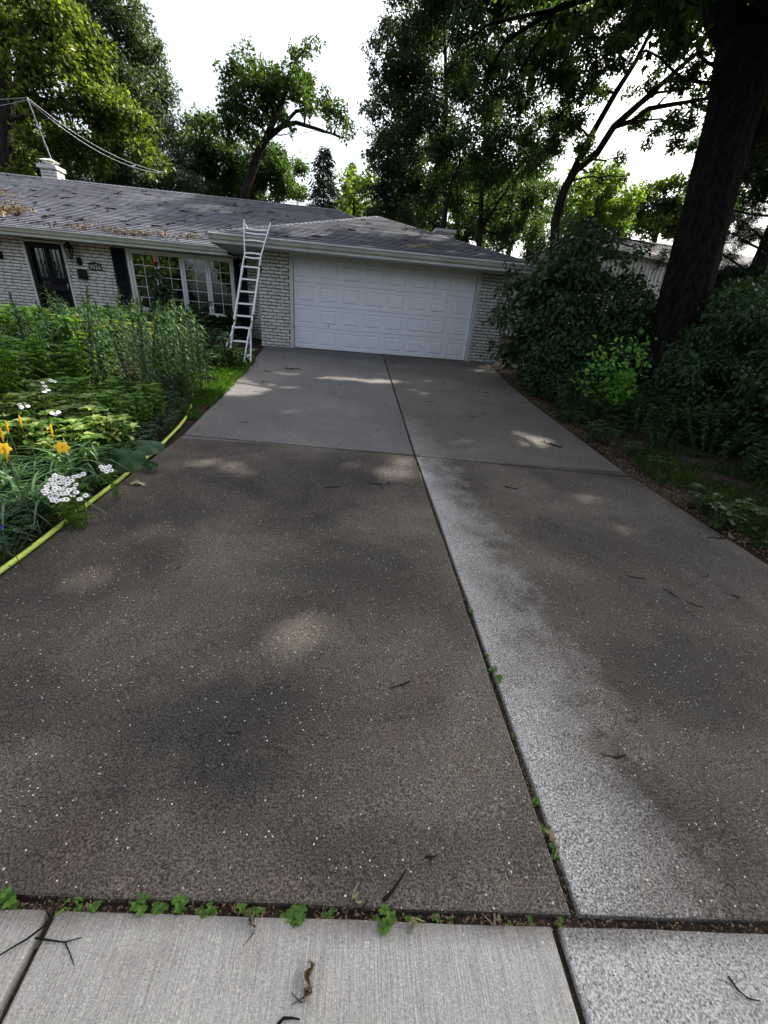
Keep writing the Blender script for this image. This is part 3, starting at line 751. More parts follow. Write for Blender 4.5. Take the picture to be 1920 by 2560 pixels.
wall_lantern(-6.30, 1.83, 'black iron carriage lantern on the brick right of the front door')
wall_lantern(-8.38, 1.80, 'black iron carriage lantern on the brick left of the front door')
mb_ = empty('mailbox', (-6.14, YW-.015, 1.40), label='small black metal mailbox on the brick wall under the right lantern', cat='mailbox')
m = MB(); m.box(-.11, .11, -.09, 0, -.12, .09); m.build('box', M['iron'], mb_)
m = MB(); m.add([(-.115,-.10,.085),(.115,-.10,.085),(.115,0,.115),(-.115,0,.115),(-.115,-.10,.095),(.115,-.10,.095),(.115,0,.125),(-.115,0,.125)], [(0,3,2,1),(4,5,6,7),(0,1,5,4),(1,2,6,5),(2,3,7,6),(3,0,4,7)]); m.build('lid', M['iron'], mb_)
pq = empty('number_plaque', (-5.77, YW-.018, 1.60), label='small house number plaque with four pale digits on the brick beside the mailbox', cat='house number')
m = MB(); m.box(-.17, .17, -.012, 0, -.075, .065); m.tube([(-.17, -.006, .075), (-.09, -.006, .10), (0, -.006, .12), (.09, -.006, .10), (.17, -.006, .075)], .014, 6); m.lathe([(0, -.03), (.025, 0), (0, .03)], (0, -.008, .125), 8); m.build('plate', M['iron'], pq)
tc = bpy.data.curves.new('digits', 'FONT'); tc.body = '3026'; tc.size = 0.135; tc.align_x = 'CENTER'; tc.align_y = 'CENTER'; tc.extrude = 0.003; tc.space_character = 1.15
to = bpy.data.objects.new('digits_tmp', tc); C.objects.link(to)
bpy.context.view_layer.update(); dg = bpy.context.evaluated_depsgraph_get()
me = bpy.data.meshes.new_from_object(to.evaluated_get(dg)); me.name = 'digits'; me.materials.clear(); me.materials.append(M['plate'])
bpy.data.objects.remove(to); do = bpy.data.objects.new('digits', me); C.objects.link(do); do.parent = pq; do.rotation_euler = (PI/2, 0, 0); do.location = (0, -.017, -.005)
sl = empty('soffit_light', (2.43, -0.33, 2.243), label='small ivory rectangular lamp under the eave above the garage door', cat='outdoor lamp')
m = MB(); m.box(-.10, .10, -.05, .05, -.012, 0); m.build('base', M['white'], sl)
m = MB(); m.add([(-.09,-.045,-.013),(.09,-.045,-.013),(.09,.045,-.013),(-.09,.045,-.013),(-.075,-.03,-.05),(.075,-.03,-.05),(.075,.03,-.05),(-.075,.03,-.05)], [(0,1,2,3),(7,6,5,4),(0,4,5,1),(1,5,6,2),(2,6,7,3),(3,7,4,0)]); m.build('diffuser', M['lampw'], sl)
# antenna mast and service cable
am = MB(); b0, t0 = (-9.50, 6.9, 4.97), (-9.80, 6.75, 6.75); am.tube([b0, t0], .016, 6)
tag(am.build('antenna_mast', M['wire']), 'thin metal mast rising from the brick chimney on the main roof', 'mast')
def cable(a, b, sag, label, n=24, r=.007):
    a, b = Vector(a), Vector(b); m = MB()
    m.tube([a.lerp(b, i/n)-Vector((0,0,sag*4*(i/n)*(1-i/n))) for i in range(n+1)], r, 5)
    tag(m.build('overhead_cable', M['wire']), label, 'cable', 'overhead service cables')
cable(t0, tuple(at(355, 372, 9)), .35, 'twisted service cable sagging from the mast to the dark trees right of it')
cable((t0[0], t0[1], t0[2]-.06), tuple(at(352, 374, 9)), .43, 'thin lower cable hanging just under the twisted service cable')
cable(t0, (-14, 6.4, 6.35), .12, 'upper cable running left from the mast out of view')
cable((t0[0], t0[1], t0[2]-.05), (-14, 6.4, 6.0), .18, 'lower cable running left from the mast out of view')
# ------------------------------------------------------------------ LADDER
ld = empty('ladder', (-0.75, -3.2, -.2), label='tall aluminium multi-position ladder leaning against the garage gutter', cat='ladder')
ld.location = (0, 0, 0)
LF, LG = Vector((0, -3.35, -.25)), Vector((0, -.74, 2.44)); LD = (LG-LF).normalized(); LNn = Vector((0, LD.z, -LD.y))
def lp(x, z, off=0.0):
    t = (z-LF.z)/LD.z; p = LF+LD*t + LNn*off; return Vector((x, p.y, p.z))
xc_l, xc_r = -0.905, -0.535
def rail(mb, pts, off=0.0, w_=.026, h_=.055):
    for i in range(len(pts)-1): mb.bar(lp(*pts[i], off), lp(*pts[i+1], off), w_, h_, up=tuple(LNn))
mb = MB(); rail(mb, [(-.915, 1.98), (-1.045, 2.60), (-1.065, 2.76)]); rail(mb, [(-.93, 1.62), (-.915, 1.98)]); mb.build('rail', M['alu'], ld)
mb = MB(); rail(mb, [(-.545, 1.62), (-.55, 1.98), (-.47, 2.56), (-.44, 2.80)]); mb.build('rail', M['alu'], ld)
mb = MB(); rail(mb, [(-.89, .60), (-.905, 1.74)], -.032, .036, .06); mb.build('rail', M['alu'], ld)
mb = MB(); rail(mb, [(-.52, .60), (-.535, 1.74)], -.032, .036, .06); mb.build('rail', M['alu'], ld)
mb = MB(); rail(mb, [(-.89, .78), (-.885, .47), (-.95, .20), (-1.06, -.22)]); mb.build('rail', M['alu'], ld)
mb = MB(); rail(mb, [(-.53, .78), (-.53, .47), (-.45, .0), (-.41, -.24)]); mb.build('rail', M['alu'], ld)
mb = MB(); rail(mb, [(-.885, .47), (-.86, .20), (-.84, -.22)], -.06); mb.build('rail', M['alu'], ld)
mb = MB(); rail(mb, [(-.535, .47), (-.54, .20), (-.545, -.22)], -.06); mb.build('rail', M['alu'], ld)
def rung(x0, x1, z, bow=0, w_=.034):
    mb = MB(); n = 6; pts = [lp(x0+(x1-x0)*i/n, z+bow*math.sin(PI*i/n)) for i in range(n+1)]
    for i in range(n): mb.bar(pts[i], pts[i+1], .045, .022, up=tuple(LNn))
    mb.build('rung', M['alu'], ld)
for (a, b, z, bw_) in ((-1.03, -.475, 2.57, -.02), (-1.0, -.50, 2.29, .02), (-.92, -.55, 2.01, .015), (-.94, -.54, 1.72, 0), (-.905, -.535, 1.455, 0), (-.90, -.53, 1.20, 0), (-.895, -.53, .955, 0), (-.91, -.51, .715, 0), (-.89, -.53, .48, .015), (-.95, -.50, .225, .01), (-1.0, -.44, -.01, .01)):
    rung(a, b, z, bw_)
for z in (2.54, 2.0): rung(-.99 if z > 2.3 else -.90, -.51 if z > 2.3 else -.56, z-.07, -.012)
for (a, b) in (((-1.04, 2.68), (-.93, 2.55)), ((-.46, 2.68), (-.57, 2.55)), ((-.44, -.10), (-.56, .0))):
    mb = MB(); mb.bar(lp(*a), lp(*b), .016); mb.build('brace', M['alu'], ld)
for (x, z) in ((-.94, 1.72), (-.52, 1.70), (-.93, .71), (-.50, .70)):
    mb = MB(); p = lp(x, z); mb.tube([p+Vector((-.05, 0, 0)), p+Vector((.05, 0, 0))], .022, 8); mb.bar(p+Vector((0, -.05, -.05)), p+Vector((0, -.02, .06)), .045, .05); mb.build('hinge_clamp', M['rubber'], ld)
for (x, o_) in ((-1.06, 0), (-.41, 0), (-.84, -.06), (-.545, -.06)):
    mb = MB(); mb.bar(lp(x, -.25, o_), lp(x, -.19, o_), .045, .07, up=tuple(LNn)); mb.build('rubber_foot', M['rubber'], ld)
for (x) in (-1.065, -.44):
    mb = MB(); mb.bar(lp(x, 2.76), lp(x, 2.85), .036, .06, up=tuple(LNn)); mb.build('end_cap', M['rubber'], ld)
# ------------------------------------------------------------------ NEIGHBOUR HOUSE
nh = empty('neighbour_house', (0, 0, 0), label='grey board-sided house with sloping shingle roof behind the hedge on the right', cat='house')
zt_ = 4.45
A = Vector(atz(1228, 507, zt_)); B = Vector(atz(1441, 562, zt_)); dv = (B-A).normalized(); B2 = A + dv*((B-A).length+9)
out_ = Vector((dv.y, -dv.x, 0)); 
if out_.y > 0: out_ = -out_
mb = MB(); L_ = (B2-A).length; x = 0
mb.add([A-Vector((0,0,4.4)), B2-Vector((0,0,4.4)), B2, A], [(0,1,2,3)])
r0_ = Vector(atz(1243, 499, zt_+1.15)); mb.add([Vector((r0_.x, r0_.y, 0)), A-Vector((0,0,4.4)), A, r0_-Vector((0,0,.1))], [(0,1,2,3)])
while x < L_:
    p = A+dv*x+out_*.012; mb.bar(p-Vector((0,0,4.3)), p-Vector((0,0,.0)), .045, .03, up=tuple(out_)); x += .30
mb.build('siding', M['siding'], nh)
e0 = A+out_*.35-dv*.3+Vector((0,0,-.02)); e1 = B2+out_*.35+Vector((0,0,-.02)); bk = -out_*4.2+Vector((0,0,1.25))
r0_ = Vector(atz(1243, 499, zt_+1.15)); r1_ = Vector(atz(1450, 529, zt_+1.15)); r1_ = r0_+(r1_-r0_).normalized()*((e1-e0).length); bk = r0_-e0
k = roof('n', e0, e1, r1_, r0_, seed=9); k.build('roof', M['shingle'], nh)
bk2 = -out_*4.5; rb0, rb1 = r0_+bk2-Vector((0,0,1.6)), r1_+bk2-Vector((0,0,1.6))
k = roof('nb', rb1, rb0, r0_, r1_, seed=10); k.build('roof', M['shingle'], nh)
mb = MB(); Z_ = Vector((0,0,1)); g0 = Vector((B2.x, B2.y, 0)); g1 = Vector((rb1.x, rb1.y, 0)); g2 = Vector((rb0.x, rb0.y, 0)); g3 = Vector((r0_.x, r0_.y, 0))
mb.add([g0, g1, rb1-Z_*.1, r1_-Z_*.1, B2], [(0,1,2,3,4)]); mb.add([g1, g2, rb0-Z_*.1, rb1-Z_*.1], [(0,1,2,3)]); mb.add([g2, g3, r0_-Z_*.1, rb0-Z_*.1], [(0,1,2,3)]); mb.build('siding', M['siding'], nh)
mb = MB(); mb.bar(e0-Vector((0,0,.08)), e1-Vector((0,0,.08)), .03, .16); mb.bar(e0-Vector((0,0,.07)), e0+bk-Vector((0,0,.07)), .04, .14)
mb.build('fascia', M['fascia'], nh)
# ------------------------------------------------------------------ TREES
# gaps in the canopy where the sun reaches the driveway / roof: (centre point on the surface, radius along u, radius)
def spot(u, v, a, b): p = onG(u, v); return (p, a, b)
SPOTS = [spot(850, 1012, .42, .22), spot(965, 940, .40, .20), spot(1165, 948, .38, .20), spot(1262, 1080, .28, .15), spot(690, 1362, .26, .16), spot(660, 1385, .2, .10), spot(100, 1290, .2, .15), spot(300, 1145, .30, .14),
         spot(760, 820, .9, .22), spot(640, 808, .35, .15), spot(1345, 1150, .22, .12), spot(610, 890, .25, .12), spot(1010, 900, .30, .10), spot(415, 1228, .15, .10), spot(1490, 1135, .15, .1), spot(1030, 800, .2, .1), spot(920, 850, .22, .12),
         spot(470, 1015, .3, .2), spot(490, 830, .8, .6), spot(140, 860, .7, .6), spot(60, 1040, .5, .4), spot(200, 1000, .3, .3), spot(150, 790, .8, .5), spot(1310, 900, .5, .4)]
SPOTS += [(np.array((-10.2, 4.3, 3.6)), 3.6, 2.2), (np.array((-7.0, 5.2, 4.0)), 2.3, 0.9), (np.array((-3.2, 4.6, 3.8)), .9, 0.25), (np.array((0.4, 0.2, 2.7)), .5, .35), (np.array((2.6, 1.6, 3.2)), .7, .3), (np.array((3.9, 1.3, 3.0)), .45, .25), (np.array((-8, -1, 0)), 1.0, .4)]
_r = random.Random(44)
for _k in range(44):
    _x, _y = _r.uniform(-.2, 5.0), -_r.uniform(1.6, 6.6); SPOTS.append((np.array((_x, _y, gz(_x, _y))), _r.uniform(.07, .30), _r.uniform(.04, .10)))
for _k in range(16):
    _x = _r.uniform(-1.2, 5.2); _y = _r.uniform(-.4, 2.2); SPOTS.append((np.array((_x, _y, 2.45+.35*(_y+.6))), _r.uniform(.08, .35), _r.uniform(.04, .12)))
_S0 = SPOTS; SPOTS = []
for (_c, _a, _b) in _S0:
    if _a > 1.5 or _a < .19: SPOTS.append((_c, _a, _b)); continue
    for _k in range(4):
        _o = np.array((_r.gauss(0, .45)*_a, _r.gauss(0, .45)*_b*1.3, 0)); _q = _r.uniform(.5, .9); SPOTS.append((_c+_o, _a*_q, _b*_q))
SV = np.array(SUN)
def lit_filter(P):
    """True for leaves that do not stand in a sun gap"""
    keep = np.ones(len(P), bool)
    for c_, a, b in SPOTS:
        d = P - c_; t = d @ SV; q = d - t[:, None]*SV
        rr = (q[:, 0]/a)**2 + ((q[:, 1]*q[:, 1]+q[:, 2]*q[:, 2])/(b*b))
        keep &= ~((t > 0.6) & (rr < 1.0)); keep &= ~((t > 0.6) & (rr < 2.0) & (RNG.random(len(P)) < .6))
    return keep
def conn(mb, a, b, r0, r1, wob=0.12, n=7, sag=0.0, sides=6, rnd=random):
    a, b = Vector(a), Vector(b); L = (b-a).length; pts = []; off = Vector((0, 0, 0))
    for i in range(n+1):
        t = i/n
        if 0 < i < n: off = off*0.6 + Vector((rnd.uniform(-1, 1), rnd.uniform(-1, 1), rnd.uniform(-1, 1)))*L*wob*0.35
        else: off = off*0 if i == 0 else off*0.3
        pts.append(a.lerp(b, t)+off*math.sin(PI*t) + Vector((0, 0, -sag*4*t*(1-t))))
    mb.tube(pts, [r0+(r1-r0)*i/n for i in range(n+1)], sides); return pts
def tree(name, label, cat, trunk, tr_r, clumps, leafm, leaf=0.14, dens=1.0, barkm='bark2', group=None, droop=0.3, tm=None, bias=None, sub=0.34, filt=True, limbs=True, kindt='quad', seed=0, extra=None, sides=8, furrow=False):
    """trunk = points, tr_r = radii, clumps = [(x,y,z,r)] in metres"""
    rnd = random.Random(seed); rg = np.random.default_rng(seed+11)
    base = Vector(trunk[0]); r = empty(name, tuple(base), label=label, cat=cat, group=group)
    tb = MB()
    if furrow:
        TP = [Vector(p)-base for p in trunk]; L = [0]
        for i in range(1, len(TP)): L.append(L[-1]+(TP[i]-TP[i-1]).length)
        nr = 150; ns_ = 110; ls = np.linspace(0, L[-1], nr); cs = [np.interp(ls, L, [p[k] for p in TP]) for k in range(3)]; rs_ = np.interp(ls, L, tr_r)
        for _ in range(10):
            for c_ in cs+[rs_]: c_[1:-1] = (c_[:-2]+2*c_[1:-1]+c_[2:])/4
        o = len(tb.v); tb.tube(list(zip(*cs)), list(rs_), ns_, cap=False)
        for i in range(nr):
            ax = Vector((cs[0][i], cs[1][i], cs[2][i]))
            for j in range(ns_):
                v = Vector(tb.v[o+i*ns_+j]); a = 2*PI*j/ns_; d = (v-ax).normalized()
                q = Vector((math.cos(a)*3.6, math.sin(a)*3.6, ls[i]*.55)); w_ = mnoise.noise(q*1.1)*.5
                rid = 1-abs(mnoise.noise(q*1.55+Vector((w_, w_, ls[i]*.25))))*2.2; rid2 = 1-abs(mnoise.noise(q*3.1+Vector((5, 3, ls[i]*.8))))*2
                flare = 0.10*max(0, 1-ls[i]/1.0)*math.sin(a*5+1)
                tb.v[o+i*ns_+j] = tuple(v+d*(-.028*max(0, rid)-.014*max(0, rid2)+.02+flare))
    else: tb.tube([Vector(p)-base for p in trunk], tr_r, sides)
    nodes = [(Vector(p), rr) for p, rr in zip(trunk, tr_r)]
    dense = []
    for i in range(len(trunk)-1):
        for k in range(4): dense.append((Vector(trunk[i]).lerp(Vector(trunk[i+1]), k/4), tr_r[i]+(tr_r[i+1]-tr_r[i])*k/4))
    nodes = dense+[nodes[-1]]
    for ex in (extra or []):
        tb.tube([Vector(p)-base for p in ex[0]], ex[1], sides)
        for i in range(len(ex[0])-1):
            for k in range(3): nodes.append((Vector(ex[0][i]).lerp(Vector(ex[0][i+1]), k/3), ex[1][i]))
    P = []; D = []; order = sorted(clumps, key=lambda c: min((Vector(c[:3])-n_[0]).length for n_ in nodes))
    for (cx, cy, cz, cr) in order:
        c0 = Vector((cx, cy, cz))
        if limbs:
            best = min(nodes, key=lambda n_: (n_[0]-c0).length + (3.0 if n_[0].z > cz-cr*0.2 else 0) + 0.6*abs((n_[0]-c0).z < 0))
            rr = min(best[1]*0.6, 0.035+cr*0.045)
            pts = conn(tb, best[0]-base, c0-base, rr, rr*0.35, rnd=rnd, sides=5)
            for p in pts[3:]: nodes.append((p+base, rr*0.6))
        ns = max(4, int(9*cr**1.7)+3)
        for k in range(ns):
            v = Vector((rnd.gauss(0, 1), rnd.gauss(0, 1), rnd.gauss(0, 1))).normalized()*cr*(rnd.random()**0.45)
            v.z *= 0.8; sc = c0+v
            if limbs and rnd.random() < 0.55: conn(tb, c0-base, sc-base, 0.018+0.008*cr, 0.006, n=3, sides=4, rnd=rnd)
            sr = cr*sub*(0.6+0.8*rnd.random())
            nl = int(DM*dens*3.1*sr*sr/(leaf*leaf*0.30)*1.0)
            off = rg.normal(size=(nl, 3))*np.array((sr*.55, sr*.55, sr*.40))
            P.append(np.array(sc)+off); d = off/np.maximum(np.linalg.norm(off, axis=1, keepdims=True), 1e-6)
            D.append(d + rg.normal(size=(nl, 3))*0.7 + np.array((0, 0, -droop)))
    P = np.concatenate(P); D = np.concatenate(D)
    if filt: k = lit_filter(P); P, D = P[k], D[k]
    Nn = rg.normal(size=P.shape)*0.6+np.array((0, 0, 1.0))
    S = leaf*(0.6+0.8*rg.random(len(P)))
    tb.build('trunk', M[barkm], r, smooth=True)
    scatter('crown', tm or leaf_t(0.62, 0.10, kindt, .12), P-np.array(base), D, Nn, S, M[leafm], r)
    global NL; NL = globals().get('NL', 0)+len(P)
    return r
DM = 3.9
def cl(u, v, y, rpx, dy=0.0):
    p = at(u, v, y+dy); dep = (p-CAM) @ fwd; return (p[0], p[1], p[2], rpx*K/F*dep*(1.16 if y > 5 else 1.0))
def cls(lst, y, jit=1.2, seed=0):
    rr = random.Random(seed); return [cl(u, v, y, r_, rr.uniform(-jit, jit)) for (u, v, r_) in lst]
def base_of(p): return (p[0], p[1], terr(p[0], p[1])-0.1)
def A_(u, v, y): p = at(u, v, y); return (p[0], p[1], p[2])
# -- left group
y0 = 11.0; tb_ = A_(5, 372, y0)
tree('tree', 'sunlit broad-leaved tree at the left edge behind the chimney with its trunk at the frame', 'tree',
     [base_of((tb_[0]-.3, y0)), tb_, A_(12, 230, y0), A_(0, 100, y0), A_(20, -60, y0)], [.42, .36, .32, .27, .2],
     cls([(60, 90, 45), (20, 60, 50), (110, 60, 50), (165, 90, 45), (200, 130, 45), (60, 160, 45), (120, 160, 50), (30, 230, 40), (100, 240, 45), (170, 210, 45), (230, 190, 45), (250, 240, 40), (290, 260, 38), (210, 270, 42), (130, 300, 42), (70, 300, 30), (40, 330, 30), (270, 300, 38), (305, 330, 36), (230, 330, 40), (170, 350, 38), (90, 20, 50), (20, 0, 50), (150, 30, 35), (30, 380, 25), (330, 355, 25)], y0, 1.4, 3),
     'L_left', 0.17, 0.75, seed=3, extra=[([A_(12, 230, y0), A_(60, 150, y0), A_(80, 110, y0), A_(110, 40, y0)], [.14, .11, .09, .06])])
y0 = 17.0
tree('tree', 'tall grey-green fine-leaved tree behind the sunlit tree at top left', 'tree',
     [base_of((at(250, 400, y0)[0], y0)), A_(250, 300, y0), A_(245, 150, y0), A_(260, 20, y0)], [.3, .25, .2, .1],
     cls([(230, 10, 45), (270, 40, 45), (300, 90, 42), (320, 140, 40), (340, 190, 36), (350, 230, 34), (290, 180, 45), (250, 110, 45), (200, 40, 40), (260, 220, 45), (320, 260, 40), (365, 280, 30), (300, 10, 26), (320, 60, 22), (335, 110, 20), (190, 90, 40), (210, 180, 42), (150, 0, 40)], y0, 1.5, 5),
     'L_blue', 0.15, 0.42, seed=5, droop=0.5)
y0 = 14.0
tree('evergreen_tree', 'dark drooping hemlock behind the ridge under the sunlit tree', 'tree',
     [base_of((at(340, 400, y0)[0], y0)), A_(340, 330, y0), A_(345, 220, y0)], [.22, .18, .05],
     cls([(120, 370, 45), (170, 385, 38), (220, 375, 40), (260, 390, 40), (300, 385, 42), (340, 380, 42), (385, 395, 36), (355, 320, 36), (340, 250, 22), (370, 350, 34), (410, 390, 28), (395, 360, 20), (425, 400, 22), (400, 330, 14), (60, 365, 30)], y0, 1.2, 6),
     'L_needle', 0.13, 0.85, seed=6, droop=1.3, tm=leaf_t(0.16, 0.02, 'quad', .3))
# -- leaning oak in the middle
y0 = 18.0
mk = [A_(530, 410, y0), A_(545, 370, y0), A_(558, 330, y0), A_(575, 300, y0), A_(590, 262, y0), A_(610, 220, y0), A_(625, 170, y0), A_(640, 130, y0)]
tree('oak_tree', 'leaning oak standing against the white sky behind the roof, one long limb reaching right', 'tree',
     [base_of((mk[0][0]-.6, y0))]+mk, [.4, .27, .25, .22, .2, .17, .13, .09, .05],
     cls([(490, 165, 26), (515, 145, 26), (545, 130, 24), (545, 165, 30), (580, 160, 30), (500, 200, 28), (540, 205, 32), (580, 205, 32), (495, 235, 24), (530, 245, 28), (560, 255, 26), (615, 165, 26), (640, 150, 22), (630, 120, 16), (645, 108, 16), (665, 98, 16), (685, 92, 13), (655, 115, 14), (640, 185, 28), (670, 190, 24), (690, 215, 24), (640, 215, 28), (600, 235, 26), (665, 232, 22), (715, 235, 18), (735, 225, 18), (730, 255, 20), (748, 268, 18), (755, 290, 14), (740, 300, 12), (700, 250, 12), (480, 265, 24), (510, 285, 28), (550, 290, 20), (615, 262, 18), (630, 285, 12), (712, 270, 10)], y0, 1.3, 7),
     'L_oak', 0.17, 0.60, seed=7, extra=[([mk[3], A_(610, 272, y0), A_(640, 265, y0), A_(690, 280, y0), A_(735, 295, y0)], [.17, .14, .11, .08, .04]), ([mk[4], A_(560, 230, y0), A_(540, 180, y0)], [.12, .09, .05]), ([A_(640, 130, y0), A_(665, 96, y0), A_(682, 78, y0), A_(690, 70, y0)], [.07, .04, .02, .008]), ([A_(610, 272, y0), A_(640, 240, y0), A_(690, 235, y0), A_(725, 262, y0)], [.1, .09, .06, .03])])
y0 = 21.0
tree('tree', 'dense grey-green tree between the hemlock and the leaning oak', 'tree',
     [base_of((at(450, 420, y0)[0], y0)), A_(450, 380, y0), A_(455, 300, y0)], [.25, .2, .08],
     cls([(405, 300, 26), (415, 270, 20), (460, 265, 24), (630, 380, 30), (640, 420, 24), (395, 350, 30), (430, 265, 24), (450, 300, 34), (425, 330, 30), (460, 350, 34), (430, 385, 30), (480, 390, 36), (500, 340, 32), (520, 380, 36), (555, 400, 30), (570, 360, 34), (600, 385, 34), (590, 330, 28), (612, 410, 20), (560, 320, 26), (400, 400, 25), (440, 420, 30), (520, 420, 30), (600, 350, 22)], y0, 1.5, 8),
     'L_mid', 0.17, 0.7, seed=8)
def spruce(u, v0, v1, wpx, y0, label, seed):
    rg = np.random.default_rng(seed); tp = Vector(A_(u, v0, y0)); bz = terr(tp.x, y0); b = Vector((tp.x, y0, bz))
    dep = (np.array(tp)-CAM) @ fwd; R_ = wpx*K/F*dep; H_ = tp.z-bz
    vis = at(u, v1, y0)[2]; r = empty('spruce_tree', tuple(b), label=label, cat='tree')
    m = MB(); m.tube([(0,0,-.2), (0,0,H_*.5), (0,0,H_-.05)], [.16, .1, .01], 6); P = []; D = []
    z = max(1.5, vis-bz-1.5)
    while z < H_-.2:
        f_ = 1-(z-(vis-bz))/(H_-(vis-bz)); f_ = max(0, min(1.15, f_)); rr = R_*f_**0.8+.1; nb = 9
        for k in range(nb):
            a = rg.random()*6.28; ln = rr*(0.65+0.5*rg.random()); dr = Vector((math.cos(a), math.sin(a), -.25))
            e = dr*ln; m.tube([(0,0,z), tuple(Vector((0,0,z))+e*.6+Vector((0,0,.05))), tuple(Vector((0,0,z))+e)], [.025, .015, .005], 4, cap=False)
            nn = int(22*ln)+5; t = rg.random(nn)**.7
            p = np.array((0,0,z))+np.outer(t, np.array(e)); p[:, 2] -= rg.random(nn)*.22*ln; p += rg.normal(size=(nn,3))*.07
            P.append(p); D.append(np.array(e)/ln+rg.normal(size=(nn,3))*.5+np.array((0,0,-.5)))
        z += .17+.05*rg.random()
    m.build('trunk', M['bark2'], r); P = np.concatenate(P); D = np.concatenate(D)
    scatter('crown', leaf_t(.22, .03, 'quad', .2), P, D, rg.normal(size=P.shape)+np.array((0,0,1)), .26, M['L_needle'], r)
spruce(700, 305, 440, 42, 16, 'small pointed spruce behind the garage ridge, right of the leaning oak', 21)
spruce(762, 345, 440, 22, 24, 'farther thin spruce tip rising between the small spruce and the big tree', 22)
y0 = 15.0
tree('tree', 'bright yellow-green young tree right of the small spruce, just above the garage roof', 'tree',
     [base_of((at(765, 470, y0)[0], y0)), A_(765, 440, y0), A_(768, 400, y0)], [.1, .08, .03],
     cls([(745, 400, 20), (760, 425, 24), (785, 400, 20), (770, 450, 24), (740, 440, 18), (800, 440, 22), (760, 380, 14), (800, 465, 20), (735, 460, 15)], y0, .8, 9), 'L_bright', 0.17, 0.7, seed=9)
# -- big trees right of centre
y0 = 13.0
tree('tree', 'tall grey-green tree with dense hanging leaves right of the sky gap', 'tree',
     [base_of((at(960, 520, y0)[0], y0)), A_(962, 450, y0), A_(958, 330, y0), A_(965, 200, y0), A_(960, 60, y0)], [.17, .15, .13, .1, .06],
     cls([(880, 20, 42), (930, 40, 45), (850, 70, 36), (810, 90, 22), (795, 120, 14), (810, 150, 18), (870, 110, 42), (920, 100, 45), (820, 190, 26), (860, 180, 40), (910, 180, 45), (800, 240, 20), (835, 250, 34), (880, 250, 42), (930, 240, 45), (820, 310, 30), (860, 320, 40), (900, 320, 44), (830, 370, 34), (870, 390, 40), (820, 420, 32), (860, 450, 36), (900, 400, 42), (960, 0, 45), (800, 340, 18), (810, 460, 22), (980, 130, 42), (960, 300, 40), (780, 95, 7)], y0, 1.5, 12),
     'L_blue', 0.12, 0.55, seed=12, droop=0.7, sub=.36)
y0 = 11.0
tree('tree', 'many-stemmed green tree behind the garage roof with fine pale leaves', 'tree',
     [base_of((at(1035, 560, y0)[0], y0)), A_(1038, 500, y0), A_(1040, 420, y0), A_(1050, 330, y0), A_(1046, 230, y0), A_(1050, 100, y0)], [.16, .13, .11, .09, .07, .04],
     cls([(1010, 60, 44), (1060, 40, 44), (1110, 70, 44), (1000, 140, 42), (1050, 130, 44), (1100, 140, 44), (1150, 130, 42), (1020, 210, 44), (1080, 220, 44), (1130, 220, 44), (1000, 290, 42), (1050, 300, 44), (1110, 300, 44), (1160, 280, 38), (950, 340, 38), (1000, 370, 42), (1060, 370, 42), (1110, 380, 42), (1160, 360, 38), (940, 410, 36), (1000, 430, 38), (1070, 440, 38), (1130, 450, 38), (1180, 430, 34), (960, 480, 30), (1100, 500, 32), (1160, 500, 30), (920, 470, 30), (1010, 490, 26), (1190, 330, 26), (1000, -60, 60), (1060, -90, 60), (1120, -60, 60), (1040, -170, 60), (1100, -180, 60), (980, -150, 60), (1150, -160, 60), (1080, -260, 60), (1010, -260, 60), (1180, -40, 55), (940, -80, 60), (1200, 40, 40)], y0, 1.6, 13),  # clumps above the frame are added to cast shade on the roof
     'L_mid', 0.12, 0.5, seed=13, droop=0.6, extra=[([A_(958, 560, y0), A_(960, 470, y0), A_(975, 390, y0), A_(1000, 340, y0)], [.12, .09, .07, .04]), ([A_(1038, 500, y0), A_(1080, 430, y0), A_(1120, 380, y0)], [.07, .05, .03])])
y0 = 9.0
tk = [A_(1197, 560, y0), A_(1200, 480, y0), A_(1215, 420, y0), A_(1240, 370, y0), A_(1262, 320, y0)]
